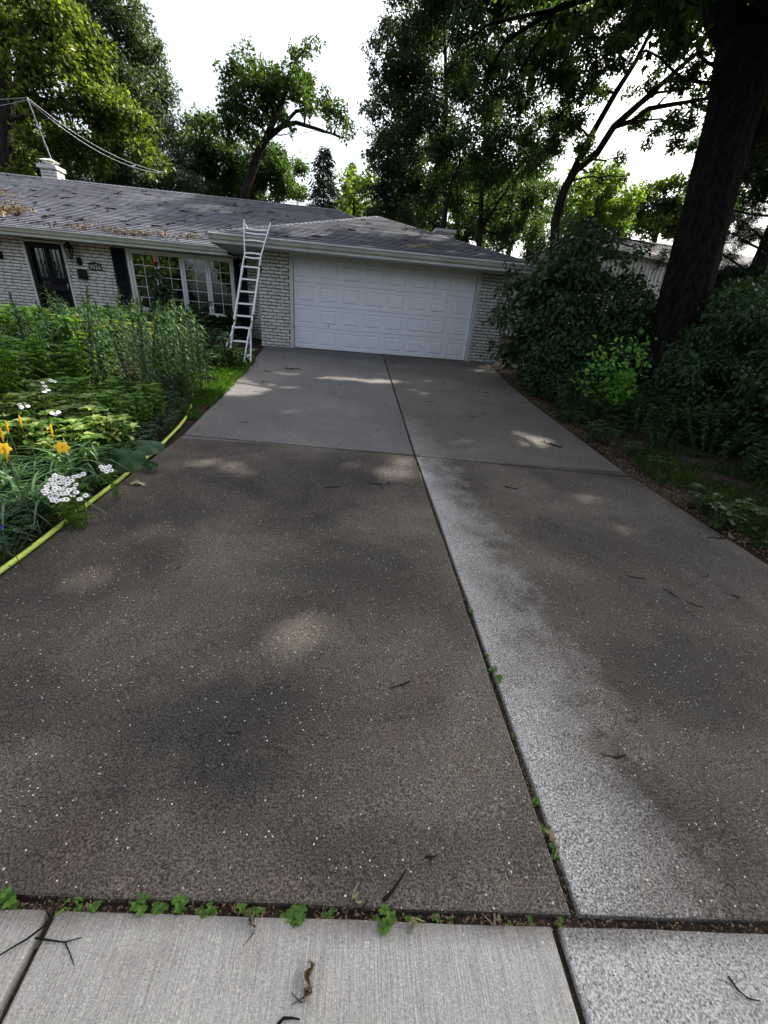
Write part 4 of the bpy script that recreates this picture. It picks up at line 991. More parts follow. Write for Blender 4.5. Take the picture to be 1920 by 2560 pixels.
tree('leaning_tree', 'dark forked tree leaning right, with sparse leaves against the white sky', 'tree',
     [base_of((tk[0][0]-.2, y0))]+tk+[A_(1290, 270, y0), A_(1330, 200, y0), A_(1375, 130, y0), A_(1410, 60, y0), A_(1430, 10, y0)], [.3, .24, .22, .20, .18, .15, .12, .11, .09, .07, .05],
     cls([(1215, 30, 34), (1210, 90, 34), (1205, 170, 32), (1215, 240, 28), (1200, 300, 26), (1250, 60, 30), (1300, 40, 34), (1350, 60, 34), (1400, 30, 36), (1450, 60, 36), (1500, 40, 30), (1230, 130, 30), (1290, 120, 30), (1340, 120, 28), (1450, 120, 30), (1500, 150, 26), (1240, 200, 26), (1290, 190, 24), (1390, 190, 24), (1450, 190, 26), (1510, 210, 22), (1230, 270, 26), (1280, 310, 22), (1380, 260, 20), (1430, 270, 24), (1480, 260, 26), (1400, 310, 16), (1450, 310, 20), (1500, 310, 18), (1340, 340, 14), (1180, 60, 34), (1190, 140, 30), (1370, 0, 34), (1300, 380, 16), (1460, 0, 34), (1355, 380, 14)], y0, 1.2, 14),
     'L_oak', 0.12, 0.85, seed=14, sub=.42,
     extra=[([tk[3], A_(1290, 330, y0), A_(1325, 275, y0), A_(1375, 230, y0), A_(1420, 190, y0), A_(1475, 140, y0), A_(1520, 105, y0)], [.17, .15, .14, .12, .1, .08, .05]),
            ([A_(1325, 275, y0), A_(1365, 262, y0), A_(1400, 235, y0), A_(1450, 226, y0), A_(1535, 212, y0)], [.09, .09, .09, .08, .05]),
            ([tk[2], A_(1262, 330, y0), A_(1285, 285, y0)], [.08, .07, .05]),
            ([A_(1375, 230, y0), A_(1420, 200, y0), A_(1500, 190, y0)], [.05, .05, .03])])
y0 = 22.0
tree('tree', 'sunlit yellow-green tree low behind the forked tree, over the grey house', 'tree',
     [base_of((at(1290, 520, y0)[0], y0)), A_(1290, 450, y0), A_(1290, 390, y0)], [.2, .15, .05],
     cls([(1280, 370, 20), (1265, 400, 26), (1310, 395, 26), (1240, 440, 30), (1290, 440, 34), (1340, 440, 32), (1260, 480, 30), (1310, 485, 32), (1225, 480, 26), (1345, 480, 26), (1320, 365, 12), (1240, 370, 14)], y0, 1.4, 15), 'L_bright', 0.2, 0.75, seed=15)
tree('tree', 'lighter sunlit tree behind the oak trunk, above the grey house roof', 'tree',
     [base_of((at(1430, 520, 26)[0], 26)), A_(1430, 450, 26), A_(1440, 400, 26)], [.25, .2, .08],
     cls([(1390, 420, 22), (1430, 405, 22), (1470, 395, 22), (1380, 455, 28), (1430, 450, 30), (1480, 440, 30), (1400, 485, 28), (1450, 485, 30), (1500, 470, 28), (1350, 490, 22), (1490, 385, 14)], 26, 1.4, 16), 'L_left', 0.22, 0.8, seed=16)
# -- far background trees that close the view between the trunks
for i, (u, v, y0, rpx, lab) in enumerate([(880, 440, 30, 60, 'far dark tree behind the tall grey-green tree'), (1120, 430, 32, 70, 'far dark tree behind the many-stemmed tree'), (1000, 400, 34, 60, 'far dark tree seen low between the two big trees'), (840, 420, 20, 60, 'dark shaded tree low at the left foot of the tall grey-green tree'), (940, 350, 19, 75, 'dark shaded tree filling the gap behind the two big trees'), (1060, 400, 19, 80, 'dark shaded tree behind the many-stemmed tree trunks'), (1170, 420, 18, 60, 'dark shaded tree left of the leaning tree base'), (1010, 480, 16, 60, 'dark low tree just over the garage chimney'), (600, 400, 34, 40, 'far dark tree low behind the leaning oak'), (200, 330, 30, 70, 'far dark tree behind the chimney'), (60, 300, 30, 70, 'far dark tree behind the trunk at the left edge'), (1560, 430, 30, 60, 'far dark tree behind the pine at the right edge')]):
    p = at(u, v, y0); dep = (p-CAM) @ fwd; R_ = rpx*K/F*dep; rr = random.Random(50+i)
    cc = [(p[0]+rr.uniform(-1, 1)*R_, y0+rr.uniform(-2, 2), p[2]+rr.uniform(-1.3, .6)*R_, R_*rr.uniform(.35, .5)) for _ in range(11)]
    tree('background_tree', lab, 'tree', [base_of((p[0], y0)), (p[0], y0, p[2]-R_*.5), (p[0]+.3, y0, p[2]+R_*.4)], [.3, .22, .08], cc, 'L_oak', 0.24, 0.5, seed=50+i, filt=True)
# -- the big oak in front on the right
T_ = lambda u, v, d: tuple(CAM+ray(u, v)*d)
Db = 7.7
ok = [T_(1452, 790, 7.9), T_(1478, 640, Db), T_(1520, 480, Db), T_(1562, 324, Db), T_(1592, 210, Db), T_(1612, 110, Db)]
bs = (ok[0][0]-.15, ok[0][1], terr(ok[0][0], ok[0][1])-.1)
oc = []
rr = random.Random(77)
cx0, cy0 = ok[-1][0], ok[-1][1]
for i in range(95):                     # crown spread overhead, between the sun and the driveway
    a = rr.random()*2*PI; q = rr.random()**.5*6.2; z = rr.uniform(6.8, 12.5)
    c_ = (cx0+.3+q*math.cos(a), cy0+.2+q*math.sin(a), z-.06*q*q*.5+1.0, rr.uniform(1.0, 1.7))
    d_ = np.array(c_[:3])-CAM; zz = d_ @ fwd
    if zz > .5:
        vv = (1280-F*(d_ @ cb)/zz+F*c_[3]*1.1/zz)/K; uu = (960+F*(d_ @ ca)/zz)/K
        if vv > 30 and uu < 1560: continue
    oc.append(c_)
oc += [cl(*c_) for c_ in ((1000, 20, -1, 42), (1060, 60, -1, 36), (1120, 30, -1, 44), (1180, 70, -1, 40), (1050, 130, -.5, 24), (1010, 100, -.5, 22), (1160, 150, -1, 28), (1240, 20, -1.5, 44), (1310, 10, -1.5, 40), (1100, 190, -.5, 22), (1040, 200, 0, 18), (1130, 100, -.6, 30), (1220, 110, -1, 26), (1400, -10, -2, 50), (1350, 60, -2, 34), (1440, 50, -2, 36), (1290, 80, -1.6, 26), (1490, 90, -2, 26), (1400, 110, -2, 22), (950, -10, -1, 36), (1480, 0, -2, 40))]
oak = tree('oak_tree', 'massive dark furrowed oak trunk in front of the hedge at the right edge', 'tree',
     [bs]+ok, [.56, .46, .42, .42, .43, .45, .50], oc, 'L_oak', 0.15, 0.62, barkm='bark', seed=31, sides=24, furrow=True, droop=.8,
     extra=[([T_(1625, 130, Db), T_(1565, 40, Db+.2), T_(1520, -60, Db+.5), (cx0-.8, cy0+.4, 8), (cx0-1.4, cy0, 11)], [.36, .28, .24, .2, .08]),
            ([T_(1625, 130, Db), T_(1660, 20, Db), (cx0+.6, cy0, 7.5), (cx0+1.5, cy0+.8, 11)], [.38, .34, .28, .1]),
            ([(cx0-.8, cy0+.4, 8), A_(1300, -20, -1.5), A_(1200, 20, -1), A_(1090, 90, -.7), A_(1040, 190, -.3)], [.12, .08, .05, .03, .012]),
            ([A_(1200, 20, -1), A_(1150, 110, -.8), A_(1100, 190, -.5)], [.04, .025, .01]), ([A_(1200, 20, -1), A_(1060, 50, -.8), A_(990, 100, -.6)], [.04, .025, .01])])
# furrowed bark: displace the oak trunk
tk_ = [x for x in oak.children if x.name.startswith('trunk')][0]
# second shading tree behind the first, out of the frame to the right
oc = []
for i in range(60):
    a = rr.random()*2*PI; q = rr.random()**.5*5.5; c_ = (14+q*math.cos(a), 4+q*math.sin(a), rr.uniform(7.5, 15), rr.uniform(1.2, 1.9))
    d_ = np.array(c_[:3])-CAM; zz = d_ @ fwd; vv = (1280-F*(d_ @ cb)/zz+F*c_[3]*1.1/zz)/K; uu = (960+F*(d_ @ ca)/zz)/K
    if vv > 10 and uu < 1580: continue
    oc.append(c_)
tree('tree', 'tall dark tree added for shade over the grey neighbouring house', 'tree', [base_of((14, 4)), (14, 4, 6), (14.2, 4, 11)], [.35, .3, .12], oc, 'L_oak', 0.19, 0.55, seed=33)
# -- street trees behind the camera, mirrored in the window
for i, (x, y, s_) in enumerate(((-9, -27, 1.0), (-2, -29, 1.1), (5, -26, .9), (13, -28, 1.1), (-17, -25, 1.2), (-13, -13, 0.8))):
    oc = []; r2_ = random.Random(90+i)
    for k in range(13): oc.append((x+r2_.uniform(-3, 3)*s_, y+r2_.uniform(-3, 3)*s_, r2_.uniform(2.6, 9)*s_, r2_.uniform(1.2, 1.9)*s_))
    tree('street_tree', ['roadside tree mirrored in the left casement', 'roadside tree mirrored in the second casement', 'roadside tree mirrored in the third casement', 'roadside tree behind the viewer to the right', 'roadside tree far left across the road', 'roadside tree left of the sidewalk'][i], 'tree', [(x, y, -1), (x, y, 3*s_), (x, y, 7*s_)], [.35, .28, .1], oc, 'L_left', 0.26, 0.6, seed=90+i, filt=False)
# ------------------------------------------------------------------ SHRUBS
def G_(u, v): p = onG(u, v); return (p[0], p[1], terr(p[0], p[1]))
DS = 2.3
def shrub(name, label, cat, x, y, blobs, leafm, leaf, dens=1.0, tm=None, seed=0, group=None, stems=8, droop=.4, sub=.34, shell=.55, flat=.6):
    """blobs = (dx, dy, z, r) around the base"""
    rnd = random.Random(seed); rg = np.random.default_rng(seed+5); z0 = terr(x, y)
    r = empty(name, (x, y, z0), label=label, cat=cat, group=group); sb = MB(); P = []; D = []
    for (dx, dy, dz, br) in blobs:
        c0 = Vector((dx, dy, dz))
        for k in range(max(1, stems//max(1, len(blobs)))+1):
            v = Vector((rnd.gauss(0, 1), rnd.gauss(0, 1), rnd.gauss(0, 1))).normalized()*br*.8
            conn(sb, (dx*.25+rnd.uniform(-.15, .15), dy*.25+rnd.uniform(-.15, .15), -.05), c0+v, .012+.01*br, .004, n=4, sides=4, rnd=rnd)
        for k in range(int(14*br**1.6)+4):
            v = Vector((rnd.gauss(0, 1), rnd.gauss(0, 1), rnd.gauss(0, 1))).normalized()*br*(rnd.random()**shell)
            sc = c0+v; sr = br*sub*(.5+.8*rnd.random())
            nl = int(DS*dens*3.1*sr*sr/(leaf*leaf*.35))
            off = rg.normal(size=(nl, 3))*np.array((sr*.6, sr*.6, sr*.32)); off[:, 2] -= (off[:, 0]**2+off[:, 1]**2)*.35/max(sr, .1)
            P.append(np.array(sc)+off); dd = off/np.maximum(np.linalg.norm(off, axis=1, keepdims=True), 1e-6); dd[:, 2] *= .3
            D.append(dd+rg.normal(size=(nl, 3))*.4+np.array((0, 0, -droop)))
    P = np.concatenate(P); D = np.concatenate(D); k = P[:, 2] > .02; P, D = P[k], D[k]
    k = lit_filter(P+np.array((x, y, z0))); P, D = P[k], D[k]
    Nn = rg.normal(size=P.shape)*(1-flat)+np.array((0, 0, 1.0)); S = leaf*(.6+.7*rg.random(len(P)))
    sb.build('stem', M['bark2'], r); scatter('foliage', tm or leaf_t(.55, .1, 'oval', .15), P, D, Nn, S, M[leafm], r)
    return r
OV = leaf_t(.55, .10, 'oval', .18)
# hedge right of the garage
shrub('viburnum_shrub', 'large dark viburnum covering the right end of the garage wall', 'shrub', 6.5, -1.3,
      [(-.6, -.6, 1.9, .75), (-.75, -.5, 1.5, .6), (-.8, -1.3, 1.0, .55), (-.7, -.9, 1.9, .5), (-.9, -.9, 1.2, .75), (-.5, -1.2, .6, .8), (.2, -.6, 2.3, .8), (.2, -1.1, 1.5, .95), (.3, -1.5, .7, .95), (.5, -.8, 2.0, .55), (.8, -1.4, 1.3, .8), (.9, -1.8, .6, .9), (-1.0, -.3, 2.05, .45), (-1.1, -.8, .5, .5), (.3, .3, 2.7, .7), (-.5, -.2, 2.35, .5)], 'L_vib', .115, 1.0, OV, 1, stems=26)
shrub('viburnum_shrub', 'tall dark viburnum in front of the grey house, left of the oak trunk', 'shrub', 8.2, -1.4,
      [(-1.1, .2, 3.05, .5), (-.7, -.2, 2.6, .6), (-.2, -.4, 2.1, .6), (.0, -.7, 1.3, .7), (0, -1.5, 1.1, .9), (.8, -1.0, .95, .7), (.6, -1.9, .5, .8), (-.5, -2.0, .5, .8), (1.4, -.8, .8, .6)], 'L_vib', .115, .95, OV, 2, stems=24)
shrub('undergrowth_shrub', 'dark low shrub at the driveway edge below the viburnum', 'shrub', 6.2, -3.5,
      [(0, 0, .6, .7), (.6, -.5, .7, .7), (-.4, .6, .5, .6), (.9, .3, .9, .7), (-.3, -.5, .35, .45), (1.4, -.6, .9, .7)], 'L_under', .075, .9, OV, 3)
shrub('undergrowth_shrub', 'dark spreading shrub around the foot of the oak trunk', 'shrub', 7.5, -5.4,
      [(0, 0, .8, .7), (.7, -.3, 1.1, .8), (-.5, -.5, .5, .6), (.3, -1.0, .8, .7), (1.3, .3, 1.3, .8), (-.5, .5, .7, .6), (1.2, -1.0, 1.0, .8), (.1, .5, 1.2, .5)], 'L_under', .072, .8, OV, 4, stems=18)
shrub('undergrowth_shrub', 'large dark leafy shrub at the right edge in front of the oak', 'shrub', 7.6, -7.4,
      [(0, 0, .9, .7), (.5, .5, 1.3, .8), (-.6, -.3, .45, .55), (.3, -.8, .9, .7), (1.0, -.3, 1.4, .8), (-.5, .6, .8, .6), (.9, .9, 1.5, .7), (-.2, -1.2, .45, .5)], 'L_under', .08, .8, OV, 5, stems=18)
shrub('undergrowth_shrub', 'shadowy shrub filling the right border above the grass verge', 'shrub', 9.0, -6.2,
      [(0, 0, 1.2, .9), (.6, .8, 1.6, .9), (-.3, 1.2, 1.5, .8), (.5, -1, 1.2, .9), (1.4, 0, 1.6, 1.0), (0, 2.2, 1.4, .9), (1.2, 1.8, 2.0, .9)], 'L_under', .10, .9, OV, 6, stems=14)
shrub('undergrowth_shrub', 'dark mass of shrub behind the oak under the neighbouring eave', 'shrub', 10.6, -2.6,
      [(0, 0, 1.3, 1.0), (1, .5, 1.7, 1.0), (-.6, -1, 1.0, .9), (1.3, -1, 1.5, 1.0), (2.4, 0, 1.8, 1.1), (0, -2, 1.0, .9), (3.4, -.5, 1.9, 1.1), (-1.0, 1.3, 1.2, .9)], 'L_under', .12, .9, OV, 7, stems=14)
shrub('undergrowth_shrub', 'low dark ivy-like shrub between the viburnum and the oak', 'shrub', 7.2, -3.6,
      [(0, 0, .7, .8), (.8, 0, 1.0, .8), (.6, 1.0, 1.1, .8), (-.3, .9, .9, .7), (1.6, .5, 1.2, .8), (1.4, -.8, .8, .7)], 'L_under', .09, .9, OV, 8, stems=14)
# bright young redbud
def sapling():
    b = G_(1330, 925); x, y = b[0]+.35, b[1]+.35; z0 = terr(x, y); rg = np.random.default_rng(4)
    r = empty('redbud_sapling', (x, y, z0), label='bright green heart-leaved sapling glowing in front of the dark hedge', cat='sapling'); m = MB(); P = []; D = []
    tips = [(1240, 815, 0), (1262, 800, .05), (1300, 745, 0), (1330, 735, .1), (1365, 735, .1), (1290, 790, -.1), (1325, 790, -.05), (1350, 775, 0), (1345, 820, -.1), (1285, 765, .05), (1375, 760, .2), (1400, 735, .3), (1320, 840, -.1), (1360, 800, .1), (1310, 765, -.05)]
    for k, (u, v, dy) in enumerate(tips):
        e = Vector(at(u, v, y-.35+dy))-Vector((x, y, z0)); pts = conn(m, (0, 0, 0), e, .014, .003, .10, 6, rnd=random.Random(k), sides=5)
        for i in range(2, len(pts)):
            for q in range(7):
                P.append(np.array(pts[i])+rg.normal(size=3)*.06); d = np.array(pts[i]-pts[i-1]); D.append(d/np.linalg.norm(d)*.6+rg.normal(size=3)*.5+np.array((0, -.3, -.45)))
    m.build('stem', M['stem'], r); P = np.array(P); D = np.array(D)
    scatter('foliage', leaf_t(.85, .06, 'heart', .12), P, D, rg.normal(size=P.shape)*.35+np.array((0, -.6, .8)),   .062*(.6+.7*rg.random(len(P))), M['L_redbud'], r)
sapling()
# conifer boughs of a pine at the right edge
def pine():
    x, y = 11.2, -1.6; z0 = terr(x, y); r = empty('pine_tree', (x, y, z0), label='dark long-needled pine with drooping boughs at the right edge of the frame', cat='tree')
    m = MB(); m.tube([(0, 0, -.2), (0, 0, 4), (.1, 0, 8)], [.2, .16, .05], 7); rg = np.random.default_rng(8); P = []; D = []
    for (u0, v0, u1, v1, yy) in ((1660, 640, 1440, 545, -1.8), (1670, 600, 1500, 520, -1.5), (1680, 560, 1530, 470, -1.0), (1690, 500, 1390, 440, -.5), (1680, 460, 1560, 400, -1.2), (1690, 420, 1580, 330, -1.4), (1660, 560, 1560, 600, -2.2), (1680, 660, 1540, 640, -2.4), (1700, 520, 1600, 470, -2.0), (1690, 620, 1480, 610, -1.2), (1700, 400, 1620, 370, -2)):
        a = Vector(at(u0, v0, yy))-Vector((x, y, z0)); b = Vector(at(u1, v1, yy))-Vector((x, y, z0))
        pts = conn(m, (0, 0, max(1, a.z)), b, .03, .008, .06, 10, rnd=random.Random(int(u0+v1)), sides=5)
        for i in range(3, len(pts)):
            for s_ in (-1, 1):
                e = pts[i]+Vector((rg.normal()*.15, rg.normal()*.25+s_*.15, rg.normal()*.12-.08)); conn(m, pts[i], e, .006, .003, n=2, sides=4)
                for q in range(3):
                    c0 = np.array(pts[i].lerp(e, .3+.35*q)); nn = 60
                    P.append(c0+rg.normal(size=(nn, 3))*.05); D.append(rg.normal(size=(nn, 3))*.7+np.array(e-pts[i])*2+np.array((0, 0, -.1)))
    m.build('trunk', M['bark2'], r); P = np.concatenate(P); D = np.concatenate(D)
    scatter('crown', leaf_t(.035, .0, 'quad', .1), P, D, rg.normal(size=P.shape), .14, M['L_needle'], r)
pine()
# ------------------------------------------------------------------ GARDEN PLANTS
def protos(n, fn): 
    out = []
    for i in range(n): r = fn(i); kids(r); out.append(r)
    return out
USED = set()
def place(pr, x, y, s=1.0, rz=None, label=None, dz=0.0, group=None, tilt=.05):
    if pr.name in USED:
        o = copy_tree(pr)
    else: o = pr; USED.add(pr.name)
    o.location = (x, y, terr(x, y)+dz); o.rotation_euler = (random.uniform(-tilt, tilt), random.uniform(-tilt, tilt), random.uniform(0, 6.28) if rz is None else rz); o.scale = (s, s, s*random.uniform(.93, 1.07))
    if label: o['label'] = label
    if group: o['group'] = group
    return o
GL = 'tall lilies of the bed beside the driveway'
def lily(i):
    rg = np.random.default_rng(100+i); r = empty('lily_plant', label='tall unopened lily stem ringed with narrow drooping leaves in the dense clump by the hose', cat='lily', group=GL)
    h = 1.15; m = MB(); bend = rg.normal(size=2)*.06
    pts = [(bend[0]*t*t, bend[1]*t*t, h*t) for t in np.linspace(0, 1, 8)]; m.tube(pts, [.007-.004*t for t in np.linspace(0, 1, 8)], 5); m.build('stem', M['stem'], r)
    n = 56; P = []; D = []; S = []
    for k in range(n):
        t = .12+.88*k/n; a = k*2.4; p = (bend[0]*t*t, bend[1]*t*t, h*t); P.append(p)
        top = max(0, (t-.86)/.14); D.append((math.cos(a), math.sin(a), .15+.9*top+rg.normal()*.12)); S.append((.175 if t > .35 else .15)*(1-.62*top)*(.8+.35*rg.random()))
    for k in range(14):
        a = k*2.4; P.append((bend[0], bend[1], h-.01+.001*k)); D.append((math.cos(a)*.5, math.sin(a)*.5, 1)); S.append(.05)
    scatter('foliage', leaf_t(.19, .25, 'strap', .30), P, D, np.tile((0, 0, 1.), (len(P), 1))+1e-3, S, M['L_lily'], r); return r
LP = protos(5, lily)
rr = random.Random(5); pts = []
def inpoly(x, y, poly):
    c_ = False; j = len(poly)-1
    for i in range(len(poly)):
        if (poly[i][1] > y) != (poly[j][1] > y) and x < (poly[j][0]-poly[i][0])*(y-poly[i][1])/(poly[j][1]-poly[i][1])+poly[i][0]: c_ = not c_
        j = i
    return c_
def fill(poly, n, dmin, rr):
    xs = [p[0] for p in poly]; ys = [p[1] for p in poly]; out = []; tries = 0
    while len(out) < n and tries < 8000:
        tries += 1; x, y = rr.uniform(min(xs), max(xs)), rr.uniform(min(ys), max(ys))
        if inpoly(x, y, poly) and all((x-a)**2+(y-b)**2 > dmin*dmin for a, b in out): out.append((x, y))
    return out
for k, (x, y) in enumerate(fill([(-.42, -7.1), (-.45, -5.6), (-.8, -4.8), (-2.0, -4.4), (-2.9, -5.0), (-2.2, -6.4), (-1.2, -7.3)], 62, .16, rr)):
    f = 1.0 if y > -5.6 else .92
    place(LP[k % 5], x, y, f*rr.uniform(.82, 1.04)*(1-.16*max(0, min(1, (x+1.0)/.7))))
for k, (u, v, yy) in enumerate(((22, 640, -6.9), (50, 665, -6.6), (150, 650, -5.6), (75, 690, -6.8), (8, 700, -7.2), (100, 700, -6.2))):   # a few tall single stems at the left
    p = at(u, v, yy); place(LP[k % 5], p[0], p[1], (p[2]-terr(p[0], p[1]))/1.17, group=GL, label='single tall lily stem standing above the left part of the bed')
# broad bushy perennials
def phlox(i, leafm, nm, lab, cat, h=.7, w_=.11, L=.10, grp=None, n_st=12, tmk=None, rad=.16):
    rg = np.random.default_rng(200+i); r = empty(nm, label=lab, cat=cat, group=grp); m = MB(); P = []; D = []
    for s in range(n_st):
        a = rg.random()*6.28; q = rad*rg.random()**.5; b = (q*math.cos(a), q*math.sin(a)); hh = h*(.7+.35*rg.random()); lean = .35
        pts = [(b[0]*(1+lean*t*3), b[1]*(1+lean*t*3), hh*t) for t in (0, .3, .6, 1)]; m.tube(pts, .004, 4, cap=False)
        nn = int(hh/.055)
        for k in range(nn):
            t = .2+.8*k/nn
            for s_ in (0, PI):
                a2 = k*PI/2+s_+rg.random()*.5; P.append((b[0]*(1+lean*t*3), b[1]*(1+lean*t*3), hh*t)); D.append((math.cos(a2), math.sin(a2), .1+.5*(t > .9)+rg.normal()*.15))
        for k in range(5): a2 = k*1.256; P.append((pts[-1][0], pts[-1][1], hh)); D.append((math.cos(a2), math.sin(a2), .6))
    m.build('stem', M['stem'], r); P = np.array(P); D = np.array(D)
    scatter('foliage', tmk or leaf_t(.5, .12, 'oval', .3), P, D, np.tile((0, 0, 1.), (len(P), 1))+rg.normal(size=P.shape)*.15, L*(.7+.5*rg.random(len(P))), M[leafm], r); return r
PF = protos(3, lambda i: phlox(i, 'L_fresh', 'phlox_plant', 'fresh green leafy perennial clump filling the left of the bed', 'perennial', .72, L=.11, n_st=13, grp='green perennials filling the bed'))
PV = protos(3, lambda i: phlox(i+5, 'L_var', 'variegated_phlox', 'variegated yellow-edged leafy clump at the front of the bed above the yellow flowers', 'perennial', .40, L=.10, grp='variegated clumps'))
PY = protos(1, lambda i: phlox(i+9, 'L_yel', 'golden_shrub', 'golden yellow leafy clump glowing behind the lilies', 'perennial', .75, L=.09, grp='golden clumps behind the lilies'))
PD = protos(3, lambda i: phlox(i+12, 'L_under', 'ground_cover_plant', 'dark cut-leaved low plant at the bed edge beside the hose', 'perennial', .15, L=.038, grp='low plants along the hose', n_st=16, rad=.10))
for k, (x, y) in enumerate(fill([(-1.6, -8.3), (-1.1, -7.5), (-1.5, -6.6), (-2.8, -5.2), (-5.5, -4.6), (-5.8, -8.5), (-3.0, -9.0)], 60, .26, rr)): place(PF[k % 3], x, y, rr.uniform(.85, 1.15))
for k, (u, v) in enumerate(((40, 1010), (100, 985), (160, 985), (215, 975), (70, 960), (130, 950), (190, 945), (20, 960), (245, 965), (165, 1010), (60, 930), (110, 925))):
    p = G_(u, v+15); place(PV[k % 3], p[0], p[1], rr.uniform(.85, 1.1))
for k, (x, y) in enumerate(fill([(-.40, -7.15), (-.5, -7.9), (-1.6, -7.9), (-1.6, -6.9), (-1.0, -7.2)], 16, .2, rr)): place(PF[k % 3], x, y, rr.uniform(.45, .65))
for (x, y) in ((-2.6, -4.4), (-2.2, -4.0), (-3.0, -4.7)): place(PY[0], x, y, rr.uniform(.9, 1.1))
hose_px = [(412, 826), (417, 845), (419, 868), (412, 890), (393, 920), (362, 952), (330, 985), (300, 1005), (268, 1035), (225, 1068), (170, 1112), (110, 1160), (50, 1207), (0, 1243), (-90, 1310)]
hp = [onG(u, v) for u, v in hose_px]
for i in range(len(hp)-1):
    for q in range(4):
        t = q/4; p = hp[i]*(1-t)+hp[i+1]*t; d = hp[i+1]-hp[i]; nrm = np.array((d[1], -d[0])); nrm = nrm/np.linalg.norm(nrm)
        if nrm[0] > 0: nrm = -nrm
        for ro in (.20, .36):
            o_ = ro+rr.uniform(-.06, .06); place(PD[(i+q) % 3], p[0]+nrm[0]*o_, p[1]+nrm[1]*o_, rr.uniform(.7, 1.2))
# hose
hm = MB(); hh_ = []
for i in range(len(hp)-1):
    for q in range(5): hh_.append(hp[i]*(1-q/5)+hp[i+1]*q/5)
for _ in range(2): hh_ = [hh_[0]]+[(hh_[i-1]+hh_[i]*2+hh_[i+1])/4 for i in range(1, len(hh_)-1)]+[hh_[-1]]
hh_ = [(p[0], p[1], max(gz(p[0], p[1]), terr(p[0], p[1])-.02)+.024) for p in hh_]
hm.tube(hh_, .0155, 10); tag(hm.build('garden_hose', M['hose'], smooth=True), 'yellow-green garden hose lying along the edge of the flower bed', 'hose')
# daylilies
def strapclump(i, nm, lab, cat, n=34, L=.55, w_=.045, mat='L_under', grp=None):
    rg = np.random.default_rng(300+i); r = empty(nm, label=lab, cat=cat, group=grp); P = rg.normal(size=(n, 3))*np.array((.04, .04, 0)); a = rg.random(n)*6.28
    el = .5+.9*rg.random(n); D = np.stack([np.cos(a)*np.cos(el), np.sin(a)*np.cos(el), np.sin(el)], 1)
    scatter('foliage', leaf_t(w_*1.0, .3, 'strap', .55), P, D, np.tile((0, 0, 1.), (n, 1))+1e-3, L*(.6+.5*rg.random(n)), M[mat], r); return r
GD = 'strap-leaved daylily clumps at the left edge'
SD = protos(3, lambda i: strapclump(i, 'daylily_plant', 'arching strap-leaved daylily clump at the left edge of the bed', 'daylily', mat='L_lily', grp=GD))
for k, (u, v) in enumerate(((20, 1110), (60, 1080), (110, 1075), (10, 1180), (60, 1140), (30, 1050), (150, 1060), (0, 1140), (95, 1130), (200, 1040), (-20, 1070))):
    p = G_(u, v); place(SD[k % 3], p[0], p[1], rr.uniform(.6, .95))
def tube_to(m, a, b, r=.003): conn(m, a, b, r, r*.8, .05, 5, sides=5)
def lilyflower(u, v, yy, s, label, openf=True):
    p = onG(u, v, yy); bx, by = p[0]-.03, p[1]+.08; z0 = terr(bx, by); r = empty('yellow_daylily', (bx, by, z0), label=label, cat='flower'); top = Vector(p)-Vector((bx, by, z0)); m = MB(); tube_to(m, (0, 0, 0), top, .0035); m.build('stem', M['stem'], r)
    face = Vector(CAM)-Vector(p); face.normalize(); face = (face+Vector((0, 0, .35))).normalized(); ux = face.cross(Vector((0, 0, 1))).normalized(); uy = ux.cross(face)
    if openf:
        P = []; D = []; Nn = []
        for k in range(6):
            a = k*PI/3+.2; d = ux*math.cos(a)+uy*math.sin(a); P.append(tuple(top)); D.append(tuple(d*.9+face*.25)); Nn.append(tuple(face))
        fo = scatter('petals', leaf_t(.85, -.18, 'oval', .35), P, D, Nn, s, M['petaly'], r)
        m = MB()
        for k in range(5):
            a = k*1.25; m.tube([top, top+face*s*.45+(ux*math.cos(a)+uy*math.sin(a))*s*.12], .0015, 4)
        m.build('stamens', M['petaly'], fo)
    else:
        m = MB(); m.tube([top+Vector((0, 0, -.02)), top+Vector((.003, 0, .01)), top+Vector((.006, 0, .05)), top+Vector((.008, 0, .07))], [.003, .0065, .006, .002], 7); m.build('bud', M['petaly'], r)
lilyflower(134, 966, .52, .042, 'open golden daylily bloom, the right one of the two open blooms')
lilyflower(6, 969, .52, .042, 'open golden daylily bloom cut by the left edge of the frame')
for (u, v, lab) in ((45, 918, 'tallest closed yellow daylily bud at the left'), (16, 930, 'thin closed daylily bud nearest the left edge above the open blooms'), (112, 938, 'small closed orange bud just up and left of the right bloom'), (5, 948, 'orange bud just above the bloom cut by the frame'), (14, 990, 'half open orange bud below the left bloom')): lilyflower(u, v, .56, .05, lab, False)
